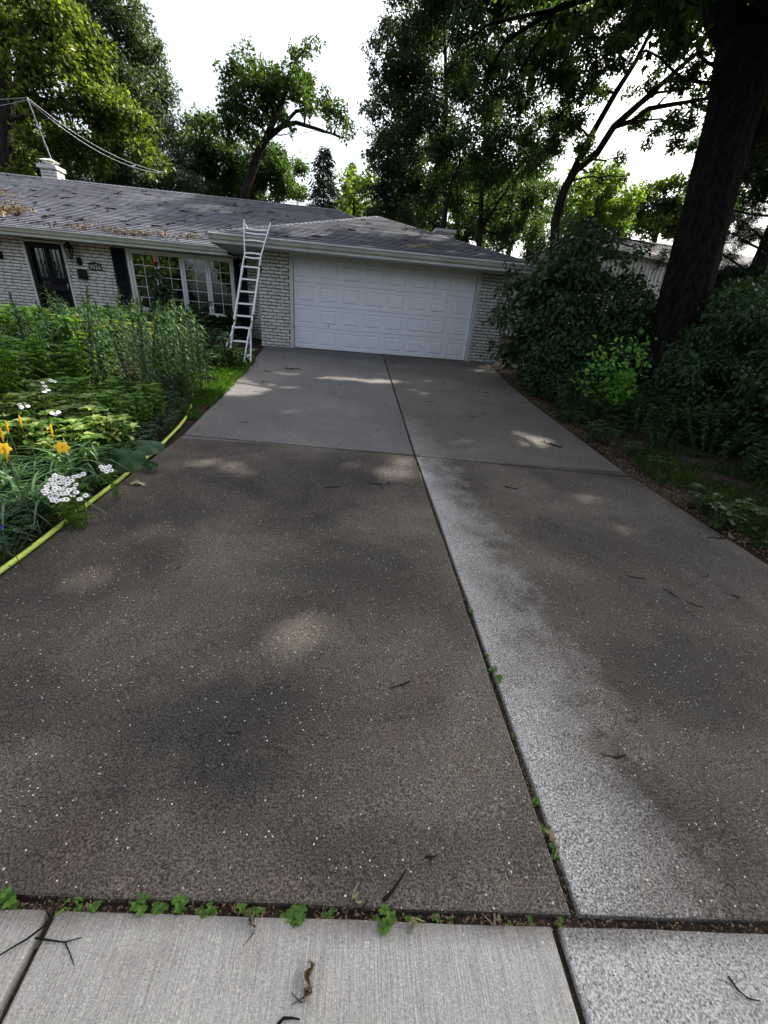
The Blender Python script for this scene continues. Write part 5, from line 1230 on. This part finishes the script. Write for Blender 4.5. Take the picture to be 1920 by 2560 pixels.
# white daisies
def daisy_mesh():
    rg = np.random.default_rng(5); n = 15; a = np.arange(n)*2*PI/n
    D = np.stack([np.cos(a), np.sin(a), np.full(n, .05)], 1); o = scatter('daisy_flower', leaf_t(.34, .10, 'oval', .25), D*.004, D, np.tile((0, 0, 1.), (n, 1)), .0145, M['petalw'])
    m = MB(); m.lathe([(0, .004), (.0035, .0035), (.0045, .001), (.004, -.002)], n=8); e = m.build('flower_eye', M['eye'], o); return o, e
d_o, d_e = daisy_mesh(); first = [True]
def daisies(px, yy, label, s=1.0):
    p0 = onG(px[0][0], px[0][1], yy); b = (p0[0]-.05, p0[1]+.15); z0 = terr(*b); r = empty('daisy_plant', (b[0], b[1], z0), label=label, cat='daisy'); m = MB(); rg = np.random.default_rng(len(px)); P = []; D = []
    for (u, v) in px:
        p = onG(u, v, yy+rg.normal()*.012); e = Vector(p)-Vector((b[0], b[1], z0)); q = (e.x*.6, e.y*.6+.05, 0); conn(m, q, e, .0016, .0012, .06, 4, sides=4)
        for k in range(7): t = rg.random(); P.append(np.array(q)*(1-t)+np.array(e)*t*.9); D.append(rg.normal(size=3)+np.array((0, 0, .3)))
        if first[0]: o, c_ = d_o, d_e; first[0] = False
        else:
            o = d_o.copy(); C.objects.link(o); c_ = d_e.copy(); C.objects.link(c_); c_.parent = o
        o.parent = r; o.location = e; f = (Vector(CAM)-Vector(p)).normalized()*.55+Vector((rg.normal()*.25, rg.normal()*.25, .8)); o.rotation_euler = f.to_track_quat('Z', 'Y').to_euler(); o.scale = (s, s, s)
    m.build('stems', M['stem'], r); scatter('foliage', leaf_t(.2, .1, 'quad', .2), P, D, np.tile((0, 0, 1.), (len(P), 1))+1e-3, .05, M['L_fresh'], r)
rg = np.random.default_rng(12); big = []
for k in range(900):
    u, v = 131+rg.uniform(-42, 42), 1056+rg.uniform(-30, 30)
    if ((u-131)/36)**2+((v-1056)/27)**2 < 1 and all(math.hypot(u-a, v-b) > 6.5+2.5*rg.random() for a, b in big): big.append((u, v))
daisies(big[:60], .33, 'large tight cluster of small white daisies with dark eyes at the bed edge', 1.0)
daisies([(118, 1027), (160, 1030), (170, 1028), (180, 1024), (185, 1070), (172, 1078), (95, 1060)], 0.33, 'loose white daisies scattered round the rim of the large cluster', 1.0)
daisies([(218, 1008), (226, 1010), (233, 1012), (222, 1014), (240, 1016), (230, 1019), (236, 1007)], 0.30, 'small group of white daisies between the large cluster and the big round leaf', 1.0)
daisies([(42, 874), (50, 872), (60, 877), (46, 880), (112, 892), (120, 895), (126, 890)], 0.50, 'few white daisies among the variegated leaves', 1.0)
daisies([(92, 826), (97, 834), (110, 822), (118, 824), (96, 846), (104, 842)], 0.62, 'topmost white daisies peeping out below the tall green stems', 1.0)
# blue spiderwort
p = onG(2, 1138, .30); r = empty('spiderwort_flower', (p[0]-.02, p[1]+.05, terr(p[0], p[1])), label='small violet-blue flower at the very left edge of the bed', cat='flower'); m = MB(); e = Vector(p)-r.location; tube_to(m, (0, 0, 0), e, .002); m.build('stem', M['stem'], r)
scatter('petals', leaf_t(.9, .05, 'oval', .1), [tuple(e)]*3, [(math.cos(a), math.sin(a)*.3-.2, math.sin(a)) for a in (.5, 2.6, 4.7)], [(0, -1, .3)]*3, .02, M['petalb'], r)
# big round-leaved plant by the hose
def bigleaf():
    p = G_(300, 985); r = empty('burdock_plant', (p[0]-.10, p[1]+.12, p[2]), label='plant with two very large round leaves leaning over the hose', cat='plant')
    rg = np.random.default_rng(2)
    for (u, v, s, yy, nz) in ((278, 990, .125, .20, (.05, -.7, .7)), (322, 962, .12, .22, (.1, -.4, .9)), (326, 1003, .06, .08, (.2, -.6, .8))):
        e = Vector(onG(u, v, yy))-r.location; m = MB(); n = 28; me_v = [(0, 0, 0)]
        nn = Vector(nz).normalized(); ax = nn.cross(Vector((0, 1, 0))).normalized(); ay = nn.cross(ax)
        rings = 5
        for k in range(1, rings+1):
            for j in range(n):
                a = 2*PI*j/n; rad = s*k/rings*(1+.07*math.cos(5*a)*(k/rings)+.05*math.sin(11*a)*(k/rings)); rad *= 1-.45*max(0, math.cos(a))**10
                hgt = .10*s*math.cos(5*a)*(k/rings)**2-.25*s*(k/rings)**2+.12*s*(k/rings)
                q = ax*math.sin(a)*rad+ay*(-math.cos(a))*rad+nn*hgt; me_v.append(tuple(q))
        f = [(0, 1+j, 1+(j+1) % n) for j in range(n)]
        for k in range(rings-1):
            for j in range(n): j2 = (j+1) % n; f.append((1+k*n+j, 1+(k+1)*n+j, 1+(k+1)*n+j2, 1+k*n+j2))
        m.add(me_v, f); lo = m.build('leaf', M['L_hosta'], r, smooth=True); lo.location = e
        m = MB(); tube_to(m, (0, 0, 0), e, .006); m.build('leaf_stalk', M['stem'], r)
        m = MB()
        for j in range(5):
            a = 2*PI*j/5; m.tube([tuple(nn*.002), tuple((ax*math.sin(a)+ay*-math.cos(a))*s*.75+nn*(-.03*s))], [.0025, .0008], 4, cap=False)
        m.build('veins', M['L_fresh'], lo)
bigleaf()
# peony beside the ladder, hostas under the window, clematis
p = G_(487, 800)
shrub('peony_bush', 'rounded glossy peony bush at the foot of the ladder', 'bush', p[0], p[1]+.15, [(0, 0, .28, .26), (.15, .05, .2, .2), (-.15, .05, .22, .22), (0, -.12, .15, .2), (.05, .05, .4, .18)], 'L_lily', .12, 4.5, leaf_t(.30, .15, 'oval', .25), 41, stems=16, droop=-.3, flat=.4)
HS = protos(2, lambda i: phlox(i+30, 'L_hosta', 'hosta_plant', 'broad-leaved dark green plant in the bed under the picture window', 'perennial', .50, L=.17, grp='broad-leaved plants under the window', n_st=9, tmk=leaf_t(.8, .1, 'heart', .3), rad=.2))
for k, (x, y) in enumerate(fill([(-1.9, -.7), (-1.7, 1.2), (-5.2, 1.2), (-5.4, -.7)], 26, .36, rr)): place(HS[k % 2], x, y, rr.uniform(.8, 1.15))
for k, (x, y) in enumerate(fill([(-1.2, -2.0), (-1.3, -2.4), (-5.2, -3.4), (-5.2, -2.2)], 18, .35, rr)): place(PD[k % 3], x, y, 2.0+rr.random())
for k, (x, y) in enumerate(fill([(-1.7, -4.2), (-1.9, -2.6), (-6.8, -2.6), (-6.2, -4.5), (-3, -4.6)], 30, .36, rr)): place(PF[k % 3], x, y, rr.uniform(.7, 1.0))
def clematis():
    x, y = -3.75, .7; z0 = terr(x, y)-.02; r = empty('garden_obelisk', (x, y, z0), label='black iron plant obelisk topped by a red glass ornament in front of the picture window', cat='plant support'); m = MB()
    for k in range(4):
        a = PI/4+k*PI/2; m.tube([(.2*math.cos(a), .2*math.sin(a), 0), (.16*math.cos(a), .16*math.sin(a), 1.1), (.0, .0, 1.62)], .009, 5)
    for z, q in ((.4, .19), (.8, .175), (1.15, .15)): m.tube([(q*math.cos(a), q*math.sin(a), z) for a in np.linspace(0, 2*PI, 17)], .006, 5, cap=False)
    m.build('frame', M['iron'], r); m = MB(); m.lathe([(0, 1.62), (.03, 1.64), (.06, 1.70), (.07, 1.75), (.05, 1.81), (.02, 1.89), (0, 1.95)], n=9); m.build('ornament', M['red'], r)
    c_ = shrub('clematis_vine', 'dark clematis vine with blue-violet flowers climbing the iron obelisk', 'vine', x, y, [(0, 0, .5, .26), (0, -.02, .9, .30), (.05, 0, 1.15, .30), (-.05, 0, 1.35, .24), (.0, 0, 1.5, .12), (.18, 0, .9, .2), (-.2, -.02, .75, .16)], 'L_under', .075, 2.6, OV, 42, stems=10)
    rg = np.random.default_rng(9)
    for (u, v) in ((405, 735), (412, 728), (418, 740), (447, 752), (440, 745), (398, 742)):
        p = Vector(at(u*1.0-8, v*1.0, y-.32))-c_.location; a = np.arange(5)*2*PI/5
        scatter('flower', leaf_t(.7, .05, 'oval', .1), [tuple(p)]*5, np.stack([np.cos(a), 0*a-.2, np.sin(a)], 1), [(0, -1, .2)]*5, .045, M['petalb'], c_)
clematis()
shrub('rose_bush', 'thin dark rose bush in front of the right casements', 'bush', -2.55, .6, [(0, 0, .5, .22), (.05, 0, .85, .18), (-.1, 0, .7, .2), (.2, 0, .6, .16), (-.3, 0, .8, .12)], 'L_under', .06, .6, OV, 43, stems=10)
def chair(x, y, rz, lab):
    r = empty('garden_chair', (x, y, -.04), rz, lab, 'chair', 'black iron garden chairs on the porch')
    m = MB(); m.box(-.22, .22, -.2, .2, .43, .45); m.build('seat', M['iron'], r)
    for (a, b) in ((-.2, -.18), (.2, -.18)): m = MB(); m.tube([(a, b, 0), (a, b, .43)], .011, 6); m.build('leg', M['iron'], r)
    for a in (-.2, .2): m = MB(); m.tube([(a, .2, 0), (a, .2, .43)], .011, 6); m.build('leg', M['iron'], r)
    m = MB(); m.tube([(-.21, .2, .45), (-.21, .26, .82), (-.12, .27, .89), (0, .275, .91), (.12, .27, .89), (.21, .26, .82), (.21, .2, .45)], .011, 6)
    m.tube([(-.21, .21, .52), (.21, .21, .52)], .008, 5)
    for k in range(7): a = -.16+.32*k/6; m.tube([(a, .21, .52), (a, .27, .88-.05*abs(a)/.16)], .006, 5)
    m.build('backrest', M['iron'], r)
chair(-4.62, .95, .15, 'black iron garden chair beside the left shutter'); chair(-3.08, .75, -.1, 'black iron garden chair below the third casement')
# small solar lantern in the bed, pale rocks by the door
r = empty('garden_lantern', (-2.35, -.2, terr(-2.35, -.2)), label='small garden lantern with clear glass among the broad leaves under the window', cat='lantern'); m = MB(); m.tube([(0, 0, 0), (0, 0, .28)], .01, 6); m.build('post', M['iron'], r)
m = MB(); m.lathe([(.045, .30), (.05, .42)], n=10); m.build('glass_shade', M['plate'], r); m = MB(); m.lathe([(0, .50), (.085, .43), (.08, .42), (0, .42)], n=10); m.lathe([(0, .29), (.055, .285), (.05, .30), (0, .30)], n=10); m.build('lid', M['iron'], r)
for k, (u, v, yy, s, lab) in enumerate(((196, 692, -2.2, .16, 'pale rounded rock in the planting in front of the dark front door'), (168, 690, -2.1, .08, 'smaller pale rock left of the rounded rock near the front door'))):
    p = at(u, v+4, yy); me = bpy.data.meshes.new('rock'); bm = bmesh.new(); bmesh.ops.create_icosphere(bm, subdivisions=3, radius=s)
    for vv in bm.verts: vv.co *= 1+.22*mnoise.noise(vv.co*9+Vector((k*3, 0, 0))); vv.co.z *= .6
    bm.to_mesh(me); bm.free(); me.materials.append(M['rock']); o = bpy.data.objects.new('garden_rock', me); C.objects.link(o); o.location = p; tag(o, lab, 'rock')
# grass (uncountable): lawn patch, right verge
def grass(name, poly, n, L, label, mat='L_grass', seed=1, w_=.10):
    rg = np.random.default_rng(seed); xs = [p[0] for p in poly]; ys = [p[1] for p in poly]; P = []
    while len(P) < n:
        x, y = rg.uniform(min(xs), max(xs)), rg.uniform(min(ys), max(ys))
        if inpoly(x, y, poly) and mnoise.noise(Vector((x*2.2, y*2.2, seed))) > -.35+.25*rg.random(): P.append((x, y, terr(x, y)-.005))
    P = np.array(P); D = rg.normal(size=P.shape)*.55+np.array((0, 0, 1.)); D[:, 2] = np.abs(D[:, 2])
    o = scatter(name, leaf_t(w_, .1, 'quad', .25), P, D, rg.normal(size=P.shape), L*(.5+rg.random(n)), M[mat]); return tag(o, label, 'grass', kind='stuff')
grass('lawn_grass', [(-.42, -5.6), (-.30, -4.5), (-.50, -2.6), (-.90, -1.6), (-1.9, -2.0), (-2.4, -3.2), (-1.9, -4.6), (-1.0, -5.4), (-.6, -6.8), (-.3, -6.8)], 22000, .055, 'short green lawn between the lily bed, the ladder and the driveway', seed=2)
grass('edge_grass', [(-.20, -7.0), (-.24, -5.5), (-.42, -2.8), (-.50, -2.8), (-.46, -5.6), (-.36, -7.0)], 2600, .06, 'ragged grass fringe spilling onto the left driveway edge', seed=3)
grass('verge_grass', [(5.25, -10.5), (5.15, -8.8), (5.35, -7.2), (6.3, -6.7), (7.2, -8.5), (7.2, -10.5)], 9000, .065, 'patchy green grass on the verge right of the driveway', mat='L_verge', seed=4)
# leaf litter strip (uncountable)
def litter(name, lab, fx, y0, y1, n, seed, off):
    rg = np.random.default_rng(seed); y = rg.uniform(y0, y1, n); x = np.array([fx(v) for v in y])+off+np.abs(rg.normal(size=n))*.16*np.sign(off)
    P = np.array([(a, b, max(terr(a, b), gz(a, b)-.02)+.012) for a, b in zip(x, y)]); D = rg.normal(size=P.shape)*np.array((1, 1, .25)); o = scatter(name, leaf_t(.5, .2, 'quad', .1), P, D, np.tile((0, 0, 1.), (n, 1))+rg.normal(size=P.shape)*.3, .022*(.4+rg.random(n)), M['dry']); tag(o, lab, 'leaf litter', kind='stuff')
litter('leaf_litter', 'brown needles and leaf litter along the right driveway edge', rx, -11, -2.5, 5200, 1, .02)
litter('leaf_litter', 'brown leaf litter along the left driveway edge beside the lawn', lx, -7.2, -2.5, 900, 2, -.02)
# right verge plants
W_ = protos(3, lambda i: phlox(i+50, 'L_mid', 'verge_weed', 'low weed growing in the litter strip right of the driveway', 'weed', .13, L=.06, grp='weeds along the right driveway edge', n_st=6, tmk=leaf_t(.6, .1, 'oval', .3), rad=.05))
for k in range(60):
    y = rr.uniform(-10.6, -3.2); x = rx(y)+.12+abs(rr.gauss(0, .45)); place(W_[k % 3], x, y, rr.uniform(.5, 1.5))
DG = protos(1, lambda i: strapclump(i+20, 'daylily_clump', 'arching green daylily leaves below the bright sapling', 'daylily', n=46, L=.55, w_=.05, mat='L_mid'))
p = G_(1340, 930); place(DG[0], p[0]+.1, p[1]+.05, 1.0)
UG = protos(3, lambda i: phlox(i+60, 'L_under', 'undergrowth_plant', 'shaded leafy plant at the foot of the dark hedge', 'plant', .40, L=.075, grp='shaded plants at the hedge foot', n_st=12, rad=.2))
for k, (x, y) in enumerate(fill([(5.6, -2.3), (5.5, -4.5), (5.9, -6.6), (6.3, -8.2), (6.6, -9.6), (8, -9.5), (8, -6), (7, -3)], 70, .30, rr)): place(UG[k % 3], x, y, rr.uniform(.6, 1.2))
# ------------------------------------------------------------------ JOINT WEEDS, TWIGS, LEAVES
CW = protos(3, lambda i: phlox(i+70, 'L_fresh', 'crack_weed', 'tiny clover-like weed sprouting from a driveway joint', 'weed', .035, L=.020, grp='weeds sprouting from the joints', n_st=6, tmk=leaf_t(.75, .08, 'oval', .15), rad=.012))
CB = protos(1, lambda i: strapclump(i+30, 'crack_grass', 'spiky dandelion-like rosette in the front joint at the left', 'weed', n=16, L=.075, w_=.22, mat='L_fresh'))
def sgz(x, y): return gz(x, y)
def putj(pr, u, v, s, lab=None):
    p = onG(u, v); o = place(pr, p[0], p[1], s*.5, tilt=.15); o.location.z = gz(p[0], p[1])-.022
    if lab: o['label'] = lab
    return o
putj(CB[0], 145, 1950, 1.0)
_cj = random.Random(3)
for _k in range(46):
    _t = _cj.random(); p = (-.35+2.8*_t, -11.460-.14*_t) if _k < 26 else (2.487, -11.5+8*_cj.random()**1.5) if _k < 38 else (-.1+2.5*_t, -7.57-.14*_t)
    o = place(CW[_k % 3], p[0], p[1], _cj.uniform(.25, .6), tilt=.3); o.location.z = gz(*p)-.022
for (u, v, s) in ((15, 1942, 1.7), (310, 1955, 1.7), (355, 1962, .9), (385, 1960, 1.5), (430, 1965, .8), (520, 1965, 1.0), (645, 1985, 1.6), (655, 1970, 1.5), (700, 1972, .7), (830, 1985, 1.8), (815, 1990, 1.0), (905, 1985, .6), (1105, 1996, .7), (1018, 1320, 1.2), (1056, 1415, 1.2), (1068, 1447, 1.3), (1078, 1465, 1.5), (1085, 1490, 1.0), (1200, 1845, .9), (1205, 1835, .8), (1232, 1905, .6), (735, 968, 1.2), (742, 969, 1.0), (600, 957, .7), (1165, 1650, .6), (480, 945, .7), (530, 951, .7), (570, 956, .6), (690, 966, .6), (860, 985, .6), (560, 1968, .8), (460, 1968, .6), (200, 1958, .8)):
    putj(CW[int(u) % 3], u, v, s)
# moss and dirt in the joints
mb = MB(); rg = np.random.default_rng(6)
def joint_fill(a, b, w_, z_=-.024):
    n = 60
    for i in range(n):
        t0, t1 = i/n, (i+1)/n; p, q = (a[0]+(b[0]-a[0])*t0, a[1]+(b[1]-a[1])*t0), (a[0]+(b[0]-a[0])*t1, a[1]+(b[1]-a[1])*t1); d = Vector((b[0]-a[0], b[1]-a[1])).normalized(); nn = Vector((-d.y, d.x))*w_
        z0, z1 = gz(*p)+z_, gz(*q)+z_
        mb.add([(p[0]-nn.x, p[1]-nn.y, z0), (q[0]-nn.x, q[1]-nn.y, z1), (q[0]+nn.x, q[1]+nn.y, z1), (p[0]+nn.x, p[1]+nn.y, z0)], [(0, 1, 2, 3)])
joint_fill((2.487, -11.65), (2.487, -.05), .03); joint_fill((-1.0, -11.428), (2.45, -11.602), .05); joint_fill((2.45, -11.602), (5.2, -11.74), .05); joint_fill((-.2, -7.565), (2.45, -7.71), .02); joint_fill((2.5, -7.71), (5.0, -7.92), .02)
joint_fill((1.012, -11.6), (1.012, -12.9), .03, -.03); joint_fill((2.412, -11.65), (2.412, -12.9), .03, -.02)
tag(mb.build('joint_soil', M['soil']), kind='structure')
rg = np.random.default_rng(61); P = []
for (a, b, n, w_) in (((2.487, -11.6), (2.487, -3.5), 1900, .013), ((-.4, -11.458), (2.45, -11.602), 1500, .024), ((2.45, -11.602), (4, -11.68), 500, .02), ((-.1, -7.57), (2.45, -7.71), 260, .012)):
    t = rg.random(n); x = a[0]+(b[0]-a[0])*t+rg.normal(size=n)*w_*.6*(abs(b[0]-a[0]) < 1); y = a[1]+(b[1]-a[1])*t+rg.normal(size=n)*w_*.6*(abs(b[0]-a[0]) > 1)
    P += [(q, w2, gz(q, w2)-.006) for q, w2 in zip(x, y)]
P = np.array(P); o = scatter('joint_litter', leaf_t(.4, .2, 'quad', .1), P, rg.normal(size=P.shape)*np.array((1, 1, .3)), np.tile((0, 0, 1.), (len(P), 1))+rg.normal(size=P.shape)*.4, .010*(.4+rg.random(len(P))), M['dry']); tag(o, 'brown crumbs of leaf litter lodged in the driveway joints', 'leaf litter', kind='stuff')
def twig_mesh(i, L=.12, rad=.0036):
    rd = random.Random(400+i); m = MB(); pts = [Vector((-L/2, 0, rad))]; a = rd.uniform(-.3, .3)
    n = rd.randint(3, 6)
    for k in range(n):
        a += rd.uniform(-.45, .45); pts.append(pts[-1]+Vector((math.cos(a), math.sin(a), rd.uniform(-.06, .10)))*L/n)
    for p in pts: p.z = max(p.z, rad*.8)
    m.tube(pts, [rad*(1-.5*k/n) for k in range(n+1)], 5)
    for k in range(rd.randint(0, 3)):
        q = pts[rd.randint(1, n-1)]; b = a+rd.choice((-1, 1))*rd.uniform(.5, 1.3); e = q+Vector((math.cos(b), math.sin(b), rd.uniform(0, .3)))*L*rd.uniform(.12, .4); m.tube([q, q.lerp(e, .5)+Vector((0, 0, .002)), e], [rad*.7, rad*.6, rad*.3], 4)
    me = m.build('fallen_twig', M['twig']); return me
TW = [twig_mesh(i) for i in range(8)]; TWF = set()
def twig(x, y, z, s, rz, lab, grp, mat=None, normal=None, thick=1.0):
    k = random.randrange(8); o = TW[k]
    if k in TWF: o = o.copy(); C.objects.link(o)
    TWF.add(k); o.location = (x, y, z)
    q = Vector(normal or (0, 0, 1)).to_track_quat('Z', 'Y'); o.rotation_euler = (q.to_matrix() @ Matrix.Rotation(rz, 3, 'Z')).to_euler(); o.scale = (s, s, s*thick)
    tag(o, lab, 'twig', grp); return o
for (u, v, L, a, lab) in ((860, 1475, .11, .15, 'thin twig lying mid driveway left of the joint weeds'), (505, 1585, .055, .2, 'forked black twig on the dark blotch of the left slab'), (1370, 1245, .12, -.45, 'straight thick twig on the right slab'), (1445, 1285, .10, -.5, 'tapered twig on the right slab, upper left of two in line'), (1500, 1308, .09, -.5, 'tapered twig on the right slab, lower right of two in line'), (1580, 1285, .09, -.9, 'small branched twig near the right frame edge'), (1325, 1635, .11, .1, 'pale forked twig on the lower right slab'), (1295, 1492, .03, .7, 'tiny black twig stub on the right slab'), (1100, 1055, .15, -.2, 'curved twig just below the right cross joint'), (1190, 965, .3, -.1, 'long thin twig in the light patch near the right edge'), (768, 1126, .08, 1.0, 'short twig in the middle of the left slab'), (716, 1052, .14, .1, 'thin twig below the left cross joint'), (810, 1045, .14, -.4, 'black twig left of the pale sun patch'), (838, 1043, .1, 1.1, 'black twig beside the pale sun patch'), (1520, 1243, .08, -.05, 'short flat twig near the right driveway edge'), (1542, 1160, .2, -.2, 'dark twig bundle at the right driveway edge'), (640, 800, .35, 1.1, 'curled long twig lying near the garage apron')):
    p = onG(u, v); twig(p[0], p[1], gz(p[0], p[1])+.001, L/.12, a, lab, 'fallen twigs on the driveway')
for k in range(85):
    x = rr.uniform(-.1, 5.0); y = -rr.random()**.8*9.5-.6
    twig(x, y, gz(x, y)+.001, rr.uniform(.25, .8)*(1.9 if y > -5 else 1.2 if y > -7.7 else .7), rr.uniform(0, 6.28), 'small dark twig fragment scattered on the driveway slabs', 'small twig fragments on the driveway')
# foreground sticks
def stick(px, rad, label, mat='twig', forks=(), dz=0.004):
    m = MB(); pts = []
    for i, (u, v) in enumerate(px):
        p = onG(u, v, .0); pts.append(Vector((p[0], p[1], gz(p[0], p[1])+dz+.004*math.sin(i*1.7)**2)))
    n = len(pts); m.tube(pts, [rad*(1-.6*i/(n-1)) for i in range(n)], 6)
    for f in forks:
        q = [Vector(onG(u, v)) for u, v in f]; q = [Vector((a.x, a.y, gz(a.x, a.y)+dz)) for a in q]; m.tube(q, [rad*.6*(1-.5*i/(len(q)-1)) for i in range(len(q))], 5)
    tag(m.build('fallen_stick', M[mat], smooth=True), label, 'stick', 'sticks near the front joint')
stick([(135, 1945), (118, 1975), (95, 2005), (62, 2032), (25, 2052), (-25, 2085)], .0042, 'dark bent stick crossing the sidewalk joint at bottom left', forks=([(110, 1985), (102, 1970), (98, 1955)],), dz=.008)
stick([(78, 2028), (110, 2034), (140, 2037), (178, 2028)], .0028, 'thin forked stick on the broomed slab at bottom left', forks=([(142, 2037), (152, 2060), (162, 2088)],), dz=.005)
stick([(828, 1992-45), (845, 1930), (862, 1905), (876, 1882)], .0055, 'short curved black stick lying on the dark slab near the front joint', forks=([(848, 1928), (852, 1912)],))
stick([(918, 1852), (932, 1853), (945, 1850)], .0035, 'small T-shaped black twig above the front joint', forks=([(932, 1853), (930, 1865), (929, 1874)],))
stick([(1572, 2110), (1590, 2140), (1615, 2158), (1640, 2165)], .003, 'thin curved twig on the speckled slab at bottom right')
stick([(600, 2215), (612, 2202), (630, 2200), (648, 2204)], .004, 'dark stick end poking in at the bottom edge')
stick([(770, 1968), (785, 1962), (797, 1940)], .0028, 'dark twig leaning in the front joint by the small weeds')
# dry curled leaf and pale leaf
def dryleaf(u, v, L, a, lab, mat='dry', curl=.5):
    p = onG(u, v); n = 8; m = MB(); vs = []
    for i in range(n+1):
        t = i/n; w_ = math.sin(PI*min(1, t*1.02))**.8*L*.28+.001
        for s in (-1, -.5, 0, .5, 1):
            x = s*w_*(1-.45*abs(s)*curl*2); z = abs(s)**1.5*w_*1.0*curl*2+.012*math.sin(t*9+s*2)+(t*(1-t))*.03; vs.append((x+.006*math.sin(t*11), (t-.5)*L, z+.002))
    f = []
    for i in range(n):
        for j in range(4): q = i*5+j; f.append((q, q+1, q+6, q+5))
    m.add(vs, f); m.tube([(0, -.5*L, .004), (-.01, -.62*L, .006), (-.03, -.8*L, .003)], [.0015, .0012, .0008], 4)
    o = m.build('dry_leaf', M[mat], smooth=True); o.location = (p[0], p[1], gz(p[0], p[1])+.002); o.rotation_euler = (0, 0, a); tag(o, lab, 'leaf', 'fallen leaves'); return o
dryleaf(668, 2112, .062, -.15, 'curled copper brown leaf standing on the broomed slab at bottom centre', curl=.7)
dryleaf(664, 2152, .035, -.9, 'smaller curled brown leaf just below the copper leaf', curl=.6)
dryleaf(545, 1995, .045, .4, 'crumpled brown seed husk at the front joint', curl=.9)
dryleaf(297, 1047, .13, 1.5, 'pale yellow-green oak leaf lying beside the hose', 'palel', .15)
dryleaf(1190, 1815, .055, .35, 'pale grey-green leaf lodged in the centre joint', 'palel', .5)
for k, (u, v) in enumerate(((1578, 1163), (1575, 1158), (890, 2000), (770, 1945), (1070, 1990))): dryleaf(u, v, .03, k*1.3, ['small white curled leaf at the right driveway edge', 'tiny white leaf flake beside the curled white leaf', 'pale flake at the front joint near the centre', 'pale flake on the slab above the front joint', 'pale flake in the front joint near the crossing'][k], 'palel', .4)
# roof debris
def on_roof(x, y, main=True):
    if main: return ZE+(ZR-ZE)*(y-.9)/5.3+.02
    return GE+(GR-GE)*(y+.66)/4.16+.02
NM = Vector((0, -(ZR-ZE)/5.3, 1)).normalized(); NG = Vector((0, -(GR-GE)/4.16, 1)).normalized()
for k in range(170):
    x = -11.5+12*rr.random()**.85; y = 1.0+5*rr.random()**1.4
    if y < 1.0 or (x > -1.5 and y < 2.2+x*.6): continue
    twig(x, y, on_roof(x, y), rr.uniform(.9, 3.2), rr.uniform(0, 6.28), 'dark twig scattered on the main roof slope', 'twigs scattered on the main roof', normal=NM, thick=1.3)
for k in range(46):
    x = rr.uniform(-1, 5.8); y = rr.uniform(-.5, 2.6)
    if x-2.2 > 4.1-(y+.6)-.2 or 2.2-x > 4.1-(y+.6)-.2: continue
    twig(x, y, on_roof(x, y, False), rr.uniform(.6, 2.2), rr.uniform(0, 6.28), 'dark twig scattered on the garage roof', 'twigs scattered on the garage roof', normal=NG, thick=1.3)
def pile(x, y, n, sx, sy, lab, lr=.05, main=True, sticks=14):
    rg = np.random.default_rng(int(abs(x*100))); r = empty('debris_pile', (x, y, on_roof(x, y, main)), label=lab, cat='debris', group='dead branches on the roof'); m = MB()
    sl = (ZR-ZE)/5.3 if main else (GR-GE)/4.16
    for k in range(sticks):
        a = rg.normal()*.6; L = rg.uniform(.2, .7); c0 = rg.normal(size=2)*np.array((sx, sy))*.7; p0 = Vector((c0[0], c0[1], c0[1]*sl+.02)); p1 = p0+Vector((math.cos(a)*L, math.sin(a)*L*.5, 0)); p1.z = (p1.y)*sl+.03+abs(rg.normal())*.12
        conn(m, p0, p1, .009, .004, .15, 5, sides=4)
    m.build('branches', M['palet'], r); P = rg.normal(size=(n, 3))*np.array((sx, sy, 0)); P[:, 2] = P[:, 1]*sl+.02+np.abs(rg.normal(size=n))*.04
    scatter('dead_leaves', leaf_t(.5, .25, 'quad', .3), P, rg.normal(size=P.shape), rg.normal(size=P.shape)+np.array((0, 0, .8)), lr*2*(.5+rg.random(n)), M['dry'], r)
pile(-8.4, 1.9, 170, .45, .25, 'pile of dead branch with brown leaves on the lower left roof', .06, sticks=26)
pile(-9.5, 3.3, 60, .35, .25, 'upper heap of brown leaves on the roof near the left frame edge', .05, sticks=10)
pile(-4.3, 1.12, 110, .55, .07, 'row of dead leaves caught above the gutter over the shutter', .04, sticks=5)
pile(-5.6, 1.12, 40, .45, .06, 'thin line of debris in the gutter above the number plaque', .035, sticks=5)
pile(-3.0, 1.35, 26, .12, .08, 'small clump of pale dead leaves above the picture window', .04, sticks=3)
pile(3.0, -.15, 10, .25, .12, 'dead branch lying on the lower garage roof above the door', .04, main=False, sticks=9)
print('LEAVES', NL)
